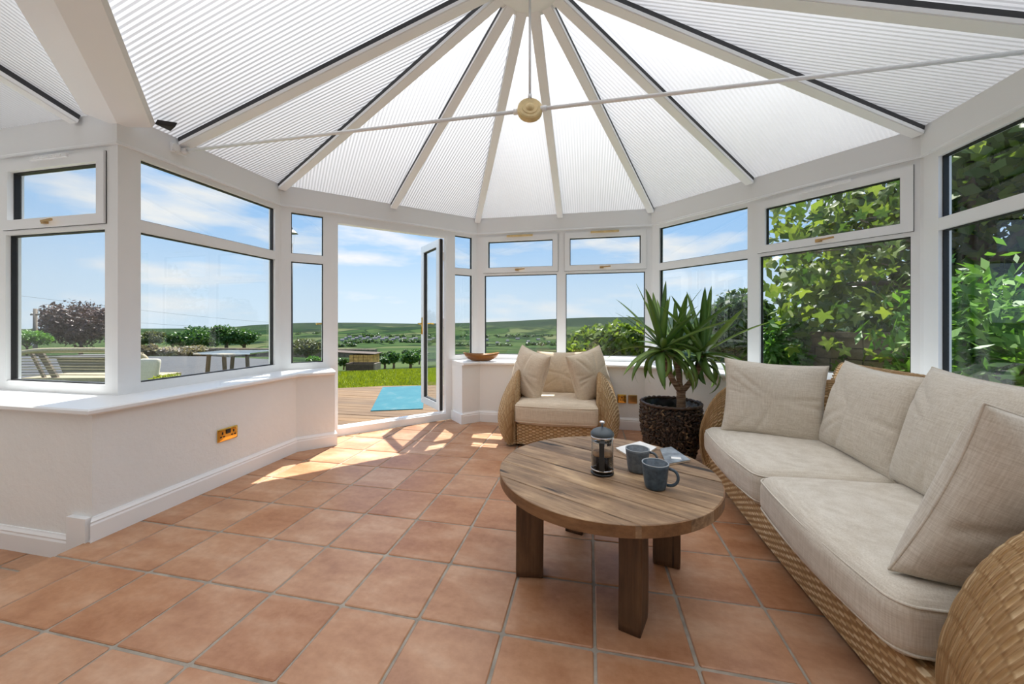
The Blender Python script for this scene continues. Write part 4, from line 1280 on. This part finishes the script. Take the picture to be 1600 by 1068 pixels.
# ------------------------------------------------------------------ outdoors: ground
def terrain_z(X, Y):
    """ground height in camera-aligned metres"""
    r = math.hypot(X, Y); az = math.degrees(math.atan2(X, Y))
    px = 800 + FPX * math.tan(math.radians(max(-70, min(70, az))))
    pts = [(0, -.16), (10.6, -.16), (12.5, -.38), (16, -.92), (30, -2.7), (60, -5.6), (100, -9.0), (300, -24), (700, -50), (1200, -70), (2000, -46)]
    left = max(0, min(1, (-az - 27) / 6))
    ptsL = [(0, -.16), (13, -.20), (22, -.55), (40, -1.9), (70, -4.4), (120, -8.5), (300, -24), (700, -50), (1200, -70), (2000, -52)]
    ridge_px = np.interp(px, [-200, 100, 340, 400, 470, 560, 660, 740, 800, 870, 930, 1000, 1200, 1700], [511, 512, 511, 505, 502, 501.5, 504, 502, 499, 495, 492.5, 492, 494, 498])
    zt = CAMZ + (HY - ridge_px) / FPX * 2800 * math.cos(math.radians(az))
    xs = [p[0] for p in pts]
    z = (1 - left) * np.interp(r, xs + [2800, 3400], [p[1] for p in pts] + [zt, zt - 60])
    z += left * np.interp(r, [p[0] for p in ptsL] + [2800, 3400], [p[1] for p in ptsL] + [zt, zt - 60])
    if r > 150: z += math.sin(X * .006 + Y * .004) * 3.2 * min(1, (r - 150) / 400) * (0.2 if r > 2500 else 1)
    return float(z)
azs = np.radians(np.linspace(-78, 72, 151))
rs_ = np.concatenate([np.linspace(3, 16, 8), np.geomspace(18, 3500, 60)])
P = np.zeros((len(azs), len(rs_), 3))
for i, a in enumerate(azs):
    for j, r in enumerate(rs_):
        X, Y = r * math.sin(a), r * math.cos(a)
        P[i, j] = W(X, Y, terrain_z(X, Y) - (0.02 if r < 20 else 0))
far = new_obj('countryside', grid('countryside', P, smooth=True), 'countryside'); struct(far, 'green valley side of fields and hedgerows under moorland')
# near lawn
P = np.zeros((61, 30, 3))
for i, a in enumerate(np.radians(np.linspace(-60, 62, 61))):
    for j, r in enumerate(np.linspace(3.2, 15.5, 30)):
        X, Y = r * math.sin(a), r * math.cos(a); P[i, j] = W(X, Y, terrain_z(X, Y))
struct(new_obj('lawn', grid('lawn', P), 'lawn'), 'bright green lawn beyond the deck')
# base under the room so that daylight cannot leak in from below
struct(MB().box(-7.2, 3.2, -1.2, 5.2, -0.5, -0.26).build('ground_slab', 'earth'))
# grass blades on the visible part of the lawn
g_ = np.random.default_rng(3); nb = 34000
ra = g_.uniform(6.6, 15.4, nb); aa = np.radians(g_.uniform(-28, -8, nb))
ctr = np.array([W(r * math.sin(a), r * math.cos(a), terrain_z(r * math.sin(a), r * math.cos(a))) for r, a in zip(ra, aa)])
dr = g_.uniform(0, 2 * PI, nb); hh = g_.uniform(.03, .07, nb)
off = np.stack([np.cos(dr), np.sin(dr), np.zeros(nb)], 1) * .010
tip = ctr + np.stack([g_.normal(0, .02, nb), g_.normal(0, .02, nb), hh], 1)
V = np.stack([ctr - off, ctr + off, tip], 1).reshape(-1, 3)
gr = new_obj('grass', npmesh('grass', V, np.arange(nb * 3).reshape(-1, 3), False), 'grass_blade'); tag(gr, 'short blades of green grass on the lawn', 'grass', None, 'stuff')

# deck of separate boards
ZD = -0.045
dk = [W(-3.4, 3.2), W(-3.35, 6.7), ground(527, 606, ZD), ground(600, 602.5, ZD), ground(700, 601, ZD), W(2.2, 7.3), W(2.2, 4.6), W(0.5, 4.0)]
dk = [(p.x, p.y) for p in dk][::-1]
sgn = sum(dk[i - 1][0] * dk[i][1] - dk[i][0] * dk[i - 1][1] for i in range(len(dk)))
if sgn < 0: dk = dk[::-1]
# convex outline, cut back to the outside of the bay
deck = empty('deck', (-1.5, 5.5, ZD)); struct(deck, 'pale timber deck boards outside the open door')
wall_cut = 5.805 + 0.36 * 1.4142 - 0.28 * 1.4142 + 0.02
bw_ = 0.142; y = 2.6
while y < 8.6:
    strip = [(-6, y + .003), (4, y + .003), (4, y + bw_ - .003), (-6, y + bw_ - .003)]
    p = clip_convex(strip, dk)
    if p: p = clip(p, 1, -1, -wall_cut)           # keep a - u >= wall_cut
    if p and len(p) > 2 and area2(p) > .02:
        cx, cy = sum(q[0] for q in p) / len(p), sum(q[1] for q in p) / len(p)
        o = MB().prism([(q[0] - cx, q[1] - cy) for q in p], -.028, 0, .003).build('board', 'decking', deck)
        o.location = (cx + 1.5, cy - 5.5, random.uniform(-.002, .002))
    y += bw_
MB().prism([(x + 1.5, y - 5.5) for x, y in inset(clip(dk, 1, -1, -wall_cut), .04)], -.12, -.03).build('joists', 'dark_timber', deck)
mp4 = [ground(x, y, ZD + .006) for x, y in ((598, 604.8), (664, 602.5), (661, 638.5), (579, 642))]
mc = sum(mp4, Vector()) / 4
mat_o = MB().prism([(p.x - mc.x, p.y - mc.y) for p in mp4][::-1], .0, .010, .003)
mo = mat_o.build('outdoor_mat', 'teal_mat'); mo.location = (mc.x, mc.y, ZD + .003)
tag(mo, 'faded turquoise rectangular mat lying on the deck outside the door', 'mat')

# driveway
dr_ = [W(x, y, 0) for x, y in ((-22, 8.2), (-5.7, 8.6), (-8.4, 13.0), (-11.5, 14.2), (-24, 14.2))]
dm = MB().prism([(p.x, p.y) for p in dr_], -.30, -.125)
struct(dm.build('driveway', 'asphalt'), 'grey tarmac driveway beyond the left windows')

# ------------------------------------------------------------------ outdoors: plants
def leaf_cloud(n, blobs, size, seed, flat=0.0, aspect=1.7, shell=0.55):
    """leaf blades scattered through a set of ellipsoids [(centre, radii)]"""
    g = np.random.default_rng(seed)
    vol = np.array([r[0] * r[1] * r[2] for _, r in blobs]) ** .7; vol /= vol.sum()
    which = g.choice(len(blobs), n, p=vol)
    C_ = np.array([tuple(c) for c, _ in blobs])[which]; R_ = np.array([r for _, r in blobs])[which]
    d = g.normal(size=(n, 3)); d /= np.linalg.norm(d, axis=1, keepdims=True)
    rad = g.uniform(shell, 1.06, n)[:, None]
    lump = 1 + .12 * np.sin(d[:, 0] * 7 + which) + .10 * np.sin(d[:, 2] * 9 + which * 2) + .08 * np.sin(d[:, 1] * 11)
    ctr = C_ + d * R_ * rad * lump[:, None]
    t = g.normal(size=(n, 3)); t[:, 2] *= (1 - flat); t /= np.linalg.norm(t, axis=1, keepdims=True)
    nn = d * .8 + g.normal(size=(n, 3)) * .7; nn[:, 2] += .5
    b_ = np.cross(nn, t); b_ /= np.linalg.norm(b_, axis=1, keepdims=True)
    s = (size * g.uniform(.6, 1.35, n))[:, None]
    V = np.stack([ctr - t * s * .5 * aspect, ctr + b_ * s * .42, ctr + t * s * .5 * aspect, ctr - b_ * s * .42], 1).reshape(-1, 3)
    return V

def bush(name, label, base, blobs, mat, n, size, seed, cat='shrub', trunk=0.05, group=None, aspect=1.7, shell=.5, stem_to=None):
    """base: point on the ground; blobs relative to it"""
    o = empty(name, base); tag(o, label, cat, group)
    V = leaf_cloud(n, blobs, size, seed, aspect=aspect, shell=shell)
    f_ = new_obj('foliage', npmesh('foliage', V, np.arange(len(V)).reshape(-1, 4), False), mat, o); f_['kind'] = 'stuff'
    if trunk:
        top = Vector(blobs[0][0]) if stem_to is None else Vector(stem_to)
        pts = [Vector((0, 0, -.05)), top * .35 + Vector((.3 * trunk, 0, 0)), top * .7, top]
        MB().tube(pts, [trunk, trunk * .8, trunk * .65, trunk * .4], 8).build('trunk', 'bark', o, True)
        for c, r in blobs[1:7]:
            c = Vector(c); st = top * .45
            MB().tube([st, st.lerp(c, .55) + Vector((0, 0, .06)), c], [trunk * .5, trunk * .38, trunk * .2], 6).build('branch', 'bark', o, True)
    return o

def tree_px(name, label, cx, cy, hw, hh, Y, mat, n, seed, base_py=None, trunk=.15, cat='tree', group=None, lobes=7, leaf_px=2.6, shell=.5):
    """crown centred on a pixel, hw x hh pixels in half size, at Y metres ahead; stands on the terrain"""
    X = (cx - 800) / FPX * Y
    g = np.random.default_rng(seed)
    gz = terrain_z(X, Y) if base_py is None else CAMZ - (base_py - HY) / FPX * Y
    base = W(X, Y, gz)
    cz = CAMZ + (HY - cy) / FPX * Y - gz
    rw, rh = hw / FPX * Y, hh / FPX * Y
    blobs = [(Vector((0, 0, cz)), (rw * .72, rw * .72, rh * .75))]
    for k in range(lobes):
        a = 2 * PI * k / lobes + g.uniform(-.4, .4); e = g.uniform(-.5, .7)
        c = Vector((math.cos(a) * rw * .6, math.sin(a) * rw * .6, cz + e * rh * .6))
        q = g.uniform(.30, .48); blobs.append((c, (rw * q, rw * q, rh * q * 1.1)))
    return bush(name, label, base, blobs, mat, n, leaf_px / FPX * Y, seed, cat, trunk, group, shell=shell)

# seen through the open door
tree_px('small_tree', 'small bushy tree at the lawn edge, leftmost of the three through the door', 601, 563, 9, 8, 15.5, 'oak_leaf', 900, 31, 577, .06)
tree_px('small_tree', 'slim young tree at the lawn edge, middle of the three through the door', 615, 559, 9, 11, 15.0, 'oak_leaf', 1000, 32, 577.5, .06)
tree_px('small_tree', 'round dark tree at the lawn edge beside the door leaf', 641, 559, 17, 13, 14.5, 'oak_leaf', 2600, 33, 577, .07)
tree_px('shrub', 'low shrub beside the brown planter box on the lawn', 537, 566, 8, 7, 12.5, 'dark_leaf', 700, 34, 575, .03, 'shrub')
tree_px('shrub', 'hazy shrub behind the round tree by the door leaf', 655, 552, 14, 8, 22, 'oak_leaf', 1100, 35, 568, .05, 'shrub')
for k, (x, y, w_, h_, Yd) in enumerate(((575, 556, 4, 4.5, 90), (592, 553, 6, 5, 95), (600, 555, 5, 5, 92), (610, 553, 5, 6, 98), (634, 549, 6, 5, 105), (648, 550, 7, 6, 100), (560, 557, 4, 3, 99), (583, 556, 4, 4, 94))):
    tree_px('field_tree', 'small dark tree standing out in the valley fields beyond the lawn', x, y, w_, h_, Yd, 'dark_leaf', 420, 50 + k, None, .25, 'tree', 'trees in the valley fields', 4, 1.6)
# planter and stacked timber on the lawn
pb = ground(564, 578.5, -.17)
PB = empty('planter_box', (pb.x, pb.y, -.17), TH); tag(PB, 'low dark brown wooden planter box on the lawn', 'planter')
for k in range(3): MB().box(-.40, .36, -.02, .0, .005 + k * .062, .063 + k * .062).build('plank', 'dark_timber', PB)
MB().box(.36, .40, -.02, .42, 0, .19).build('side_panel', 'pole_timber', PB)
MB().box(-.42, -.38, -.02, .42, 0, .19).build('side_panel', 'dark_timber', PB)
MB().box(-.40, .36, .38, .40, 0, .19).build('back_panel', 'dark_timber', PB)
ws = W(-4.65, 11.5)
WS = empty('timber_pile', (ws.x, ws.y, -.36), TH); tag(WS, 'stack of golden timber under a dark sheet behind the planter', 'timber pile')
for r_i in range(6):
    for k in range(5):
        MB().box(-.36 + k * .145, -.225 + k * .145, -.1 - .0 * k, .5, .02 + r_i * .085, .10 + r_i * .085).build('log', 'golden_timber', WS)
MB().bar((-1.0, .2, .62), (.45, .2, .55), .66, .02).build('cover_sheet', 'dark_timber', WS)

# left: driveway, trees, wall
COPPER = tree_px('copper_beech', 'purple brown copper beech tree behind the utility pole', 126, 508, 50, 45, 40, 'copper_leaf', 11000, 41, 562, .2, lobes=9, leaf_px=2.8)
tree_px('hedge_shrub', 'bright green rounded shrub at the foot of the utility pole', 42, 527, 26, 15, 22, 'bright_leaf', 2600, 42, 556, .06, 'shrub')
tree_px('oak_tree', 'broad green oak in the field, leftmost of the group', 313, 528, 36, 21, 60, 'oak_leaf', 5200, 43, 551, .35, leaf_px=2.6)
tree_px('oak_tree', 'green oak in the middle of the field group with a clear trunk', 353, 524, 18, 19, 58, 'oak_leaf', 2600, 44, 551, .3, leaf_px=2.6)
tree_px('oak_tree', 'spreading green oak at the right of the field group', 381, 527, 19, 17, 59, 'oak_leaf', 2600, 45, 553, .3, leaf_px=2.6)
tree_px('thicket', 'dark olive thicket left of the oaks', 236, 528, 18, 13, 40, 'olive_leaf', 2200, 46, 548, .1, 'shrub')
tree_px('thicket', 'dark green bush between the thicket and the oaks', 270, 530, 9, 9, 50, 'dark_leaf', 900, 47, 545, .1, 'shrub')
tree_px('flowering_shrub', 'pale pink flowering shrub by the driveway', 262, 549, 13, 9, 19, 'blossom_leaf', 1500, 48, 562, .04, 'shrub')
tree_px('dry_hedge', 'long brownish hedge behind the driveway grass', 300, 547, 26, 8, 24, 'heather_leaf', 2600, 49, 556, .05, 'shrub')
tree_px('dry_hedge', 'brownish hedge in front of the oak trunks', 232, 545, 12, 8, 25, 'heather_leaf', 1200, 149, 556, .05, 'shrub')
tree_px('pine_tree', 'dark spreading pine seen through the narrow window left of the door', 480, 543, 25, 16, 22, 'olive_leaf', 3600, 51, 572, .14)
tree_px('shrub', 'small light green shrub in front of the dark pine', 489, 562, 10, 7, 16, 'bright_leaf', 900, 52, 572, .03, 'shrub')
tree_px('yellow_shrub', 'low yellow green shrub just outside the left window', 263, 594, 20, 9, 5.4, 'yellow_leaf', 700, 53, 625, .02, 'shrub', leaf_px=6)
# stone field wall in courses
fw = empty('field_wall', W(-22, 24, -.9)); struct(fw, 'low dry stone wall along the field edge')
P0, P1 = W(-26, 25.5, 0), W(-9.0, 24.0, 0)
nb_ = 40
for k in range(nb_):
    for c in range(2):
        t0, t1 = (k + .5 * c) / nb_, (k + .5 * c + .96) / nb_
        a_, b2_ = P0.lerp(P1, t0), P0.lerp(P1, t1)
        z_ = -.95 + c * .28
        org = Vector(fw.location)
        MB().bar(a_ + Vector((0, 0, z_)) - org, b2_ + Vector((0, 0, z_)) - org, random.uniform(.38, .48), .265).build('stone', 'garden_stone', fw)
# utility pole and its wires
up = at(55, 540, 34)
UP = empty('utility_pole', W((55 - 800) / FPX * 34, 34, -3.2)); tag(UP, 'weathered timber utility pole with crossarm and white plate', 'pole')
htop = CAMZ + (HY - 482) / FPX * 34 + 3.2
MB().tube([(0, 0, 0), (0, 0, htop)], [.17, .13], 12).build('post', 'pole_timber', UP, True)
MB().bar((-.55, 0, htop - .55), (.55, 0, htop - .55), .12, .12).build('crossarm', 'pole_timber', UP)
for x in (-.45, 0, .45): MB().lathe([(0, 0), (.05, 0), (.06, .06), (.03, .14), (0, .15)], 10).build('insulator', 'white_paint', UP, True, (x, 0, htop - .49))
MB().box(-.14, .14, -.20, -.17, htop - 3.35, htop - 2.7).build('plate', 'white_paint', UP)
def wire(label, P, Q, sag, r):
    pts = [P.lerp(Q, t / 20) - Vector((0, 0, sag * 4 * (t / 20) * (1 - t / 20))) for t in range(21)]
    o = MB().tube([p - P for p in pts], r, 5).build('overhead_wire', 'wire', None, True); o.location = P
    tag(o, label, 'wire')
wire('overhead wire sloping from the utility pole towards the oaks', W((60 - 800) / FPX * 34, 34, CAMZ + (HY - 491) / FPX * 34), at(430, 515, 70), .25, .013)
wire('upper overhead wire crossing the sky above the copper beech', at(-60, 450, 34), at(430, 504, 70), .3, .013)

# rope bench on the terrace outside the annex window
gb = empty('rope_bench', W(-6.85, 5.95, -.12), TH + .03); tag(gb, 'woven rope garden bench seen from behind through the annex window', 'bench')
hw_, zr0, zr1 = 1.08, .40, .845
loop = []
for k in range(49):
    a = PI * k / 48
    ca, sa = math.cos(a), math.sin(a)
    x = -hw_ * math.copysign(abs(ca) ** .55, ca); z = zr0 + (zr1 - zr0) * abs(sa) ** .38
    loop.append(Vector((x * (.93 + .07 * (z - zr0) / (zr1 - zr0)), -.05 - .12 * (z - zr0), z)))
MB().tube(loop, .036, 10).build('back_rail', 'rope', gb, True)
for k in range(9):
    z = zr0 + .04 + k * .044; t = (z - zr0) / (zr1 - zr0)
    xx = hw_ * (.93 + .05 * t) * (1 if t < .75 else .96)
    MB().tube([(-xx + .02, -.06 - .1 * t * .4, z), (-xx * .3, -.03, z + .004), (xx * .3, -.03, z - .003), (xx - .02, -.06 - .1 * t * .4, z)], .0075, 6).build('rope_strand', 'cord' if k % 3 == 1 else 'rope', gb, True)
for x0, x1, w_ in ((-.66, -.50, .085), (-.80, -.68, .04), (.50, .60, .06)):
    MB().bar((x1, .05, .36), (x0, -.03, .80), w_, .03, (0, 1, 0)).build('back_post', 'pole_timber', gb)
MB().box(-.98, .98, -.02, .62, .34, .39).build('seat', 'rope', gb)
for x in (-.9, .9):
    for y in (.03, .56): MB().bar((x, y, 0), (x, y, .35), .05, .05, (0, 1, 0)).build('leg', 'pole_timber', gb)
# low wedge shaped table in front of the bench
wt = empty('garden_table', W(-8.25, 7.3, -.12), TH); tag(wt, 'low brown slatted garden table beyond the rope bench', 'table')
MB().box(-.5, .55, -.3, .3, .60, .63).build('table_top', 'cord', wt)
m_ = MB().add([(-.42, -.25, .60), (.5, -.25, .60), (.38, -.2, 0), (-.22, -.2, 0), (-.42, .25, .60), (.5, .25, .60), (.38, .2, 0), (-.22, .2, 0)], [(0, 1, 2, 3), (7, 6, 5, 4), (0, 4, 5, 1), (1, 5, 6, 2), (2, 6, 7, 3), (3, 7, 4, 0)])
m_.build('base', 'pole_timber', wt)
gc = empty('cream_chair', W(-5.5, 5.6, -.12), TH); tag(gc, 'pale fabric garden chair back beside the rope bench', 'chair')
rounded('backrest', .30, .09, .50, .04, 'linen', gc, (0, 0, .48), (-.15, 0, 0))
rounded('seat', .44, .44, .10, .04, 'linen', gc, (0, .22, .36))
for x in (-.17, .17):
    for y in (.05, .38): MB().bar((x, y, 0), (x, y, .33), .03, .03, (0, 1, 0)).build('leg', 'golden_timber', gc)
# glass table outside the left wall
gt = empty('glass_table', W(-5.05, 6.75, -.12), TH); tag(gt, 'garden table with a glass top and slim splayed legs outside the left window', 'table')
MB().box(-.42, .52, -.35, .35, .735, .747).build('glass_top', 'beaker_glass', gt)
rect_frame(-.42, .52, -.35, .35, .02, 0, .014)
fr = MB(); fr.box(-.44, .54, -.37, -.35, .727, .75); fr.box(-.44, .54, .35, .37, .727, .75); fr.box(-.44, -.42, -.35, .35, .727, .75); fr.box(.52, .54, -.35, .35, .727, .75)
fr.build('top_frame', 'steel', gt)
for x0, x1, y in ((-.24, -.30, -.28), (.02, .06, -.28), (-.24, -.30, .28), (.02, .06, .28)):
    MB().bar((x1, y, 0), (x0, y, .727), .045, .045, (0, 1, 0)).build('leg', 'dark_timber', gt)
# lantern outside beside the door
lt = at(456, 368, 4.6)
ln = empty('garden_lantern', (lt.x, lt.y, -.16)); tag(ln, 'black lantern head on a thin post outside the narrow window', 'lantern')
zl = lt.z + .16
MB().tube([(0, 0, 0), (0, 0, zl - .10)], .012, 8).build('post', 'lantern_metal', ln, True)
MB().lathe([(0, zl - .10), (.025, zl - .10), (.045, zl + .03), (0, zl + .03)], 6).build('lantern_glass', 'beaker_glass', ln)
MB().lathe([(.0, zl + .03), (.075, zl + .028), (.03, zl + .07), (.008, zl + .075), (.008, zl + .10), (0, zl + .105)], 6).build('lantern_roof', 'lantern_metal', ln)

# village far down the valley
for k in range(34):
    px = 535 + k * 5.7 if k < 26 else 745 + (k - 26) * 16
    Yv = 1270 + (k * 83) % 210; X = (px - 800) / FPX * Yv
    b_ = W(X, Yv, terrain_z(X, Yv) - .5)
    m_ = MB(); L_, D_, H_ = random.uniform(10, 18), 8, random.uniform(4.5, 6)
    m_.box(-L_ / 2, L_ / 2, -D_ / 2, D_ / 2, 0, H_)
    h = empty('village_house', b_, random.uniform(-.4, .8)); tag(h, 'tiny grey stone house in the distant valley village', 'house', 'houses of the distant village')
    m_.build('walls', 'house_stone', h)
    MB().add([(-L_ / 2 - .3, -D_ / 2 - .4, H_), (L_ / 2 + .3, -D_ / 2 - .4, H_), (L_ / 2 + .3, D_ / 2 + .4, H_), (-L_ / 2 - .3, D_ / 2 + .4, H_), (-L_ / 2 - .3, 0, H_ + 3.4), (L_ / 2 + .3, 0, H_ + 3.4)],
             [(3, 2, 1, 0), (0, 1, 5, 4), (2, 3, 4, 5), (0, 4, 3), (1, 2, 5)]).build('roof', 'house_roof', h)
# woodland belts on the valley side
g_ = np.random.default_rng(77)
bl_ = []
for (pxa, ya, pxb, yb2, Yd, n_) in ((530, 1200, 700, 1330, 0, 46), (700, 1150, 880, 1250, 0, 40), (540, 1520, 690, 1620, 0, 36), (720, 1650, 1000, 1500, 0, 40), (420, 900, 560, 1000, 0, 26), (230, 1500, 520, 1700, 0, 30)):
    for k in range(n_):
        t = g_.uniform(); px = pxa + (pxb - pxa) * t; Yv = ya + (yb2 - ya) * t + g_.normal() * 22
        X = (px - 800) / FPX * Yv; bl_.append((W(X, Yv, terrain_z(X, Yv) + 3), (g_.uniform(6, 13), g_.uniform(6, 13), g_.uniform(5, 9))))
V = leaf_cloud(16000, bl_, 4.2, 5, shell=.3)
wo = new_obj('distant_woods', npmesh('distant_woods', V, np.arange(len(V)).reshape(-1, 4), False), 'dark_leaf'); tag(wo, 'dark woodland belts along the far valley side', 'woodland', None, 'stuff')

# right: hedge, evergreen, box bush, sycamore, garden wall
tree_px('rounded_hedge', 'rounded yellow green hedge behind the armchair window', 950, 545, 72, 47, 8.6, 'hedge_leaf', 9000, 61, 600, .07, 'shrub', None, 9, 7.0)
tree_px('evergreen_bush', 'tall dark evergreen behind the yucca', 1150, 518, 52, 75, 6.6, 'dark_leaf', 9000, 62, 630, .08, 'shrub', None, 9, 6.5)
tree_px('box_bush', 'glossy green box bush low outside the bay window behind the sofa', 1222, 560, 38, 80, 4.6, 'box_leaf', 5200, 63, 665, .05, 'shrub', None, 8, 7.0)
sy0 = W(5.05, 4.1, -.15)
SY = bush('sycamore_tree', 'large leafed sycamore overhanging the bay window behind the sofa', sy0,
          [(Vector((0.1, .1, 3.7)), (1.2, 1.3, 1.5)), (Vector((-.35, .25, 2.5)), (.85, .8, .8)), (Vector((.3, -.9, 2.9)), (.9, 1.0, 1.1)), (Vector((.9, .5, 3.4)), (1.2, 1.2, 1.4)), (Vector((.4, .7, 4.9)), (1.2, 1.2, 1.0)), (Vector((-.25, .1, 1.7)), (.7, .7, .6)), (Vector((-1.4, .2, 1.75)), (.6, .6, .8)), (Vector((-1.0, .3, 2.6)), (.7, .6, .7))],
          'hedge_leaf', 7000, .13, 64, 'tree', .09, None, 1.25, .25)
# big lobed leaves hanging in front of the glass
def lobed():
    pts = []
    for k in range(25):
        a = -PI * .86 + 2 * PI * .86 * k / 24
        r = .50 + .50 * (1 - abs(math.sin(a * 2.5)))
        r *= (1.0 - .28 * abs(a) / PI)
        pts.append((r * math.cos(a), r * math.sin(a), -.18 * r * r + .05 * math.sin(a * 5)))
    V = [(0, 0, 0.02)] + pts + [(-.16, 0, 0)]
    F = [(0, k, k + 1) for k in range(1, 26)] + [(0, 26, 1)]
    return mesh('lobed_leaf', V, F, True)
LB = lobed(); LB.materials.append(MATS['vine_leaf'])
g_ = np.random.default_rng(9)
for k in range(330):
    px, py = g_.uniform(1186, 1432), g_.uniform(262, 600)
    if py > 480 and px < 1290 and g_.uniform() < .8: continue
    if 490 < py < 570 and g_.uniform() < .55: continue
    Yl = g_.uniform(3.45, 4.6) - (px - 1190) / 240 * .55
    p = at(px, py, Yl)
    o = new_obj('leaf', LB, None, SY); o.location = p - sy0
    s_ = g_.uniform(.065, .115); o.scale = (s_, s_, s_)
    o.rotation_euler = (g_.normal() * .7 + .5, g_.uniform(.3, 1.3), g_.uniform(0, 2 * PI))
for k in range(9):
    a_ = at(g_.uniform(1200, 1430), g_.uniform(290, 420), 4.1); 
    b2_ = Vector((sy0.x, sy0.y, 0)) + Vector((.1, .1, g_.uniform(1.2, 2.6)))
    MB().tube([a_ - sy0, a_.lerp(b2_, .5) + Vector((0, 0, .12)) - sy0, b2_ - sy0], [.006, .012, .02], 6).build('branch', 'bark', SY, True)
# garden wall with coping stones
gwA, gwB = Vector((2.75, 5.45, 0)), Vector((5.3, 2.5, 0))
gw = empty('garden_wall', (*((gwA + gwB) / 2).xy, -.16)); struct(gw, 'brown stone garden wall with flat coping outside the bay window')
org = Vector(gw.location); Lg = (gwB - gwA).length
for c in range(9):
    nn = 13
    for k in range(nn):
        o0 = .5 * (c % 2)
        t0, t1 = max(0, (k - o0 + .02) / nn), min(1, (k + 1 - o0 - .02) / nn)
        if t1 - t0 < .02: continue
        a_, b2_ = gwA.lerp(gwB, t0), gwA.lerp(gwB, t1); z_ = c * .127 + .06
        MB().bar(a_ + Vector((0, 0, z_)) - Vector((org.x, org.y, 0)), b2_ + Vector((0, 0, z_)) - Vector((org.x, org.y, 0)), random.uniform(.25, .31), .118).build('stone', 'garden_stone', gw)
for k in range(6):
    a_, b2_ = gwA.lerp(gwB, (k + .01) / 6), gwA.lerp(gwB, (k + .99) / 6)
    MB().bar(a_ + Vector((0, 0, 1.17)) - Vector((org.x, org.y, 0)), b2_ + Vector((0, 0, 1.17)) - Vector((org.x, org.y, 0)), .38, .06).build('coping_stone', 'garden_stone', gw)
hg = [(5.6, 3.9, 'tall dark hedge behind the garden wall, nearest the bay window', 71), (6.0, 1.6, 'tall dark hedge beyond the right wall window', 72), (4.6, 6.2, 'tall dark hedge at the far end of the garden wall', 73)]
for x, y, lb, sd in hg:
    bush('tall_hedge', lb, Vector((x, y, -.15)), [(Vector((0, 0, 1.6)), (1.35, 1.35, 1.9)), (Vector((-.2, .9, 1.3)), (1.0, 1.0, 1.4)), (Vector((.2, -.9, 1.5)), (1.0, 1.0, 1.6))], 'dark_leaf', 5200, .11, sd, 'hedge', .09)
bush('bamboo_shrub', 'bright green leafy shrub close outside the right wall window', Vector((3.0, 3.45, -.15)),
     [(Vector((0, 0, 1.0)), (.55, .75, .75)), (Vector((.1, .5, 1.25)), (.45, .5, .5)), (Vector((.1, -.45, 1.1)), (.45, .5, .6)), (Vector((0, .1, .45)), (.6, .8, .5))], 'bright_leaf', 5200, .055, 74, 'shrub', .03, None, 2.6, .35)
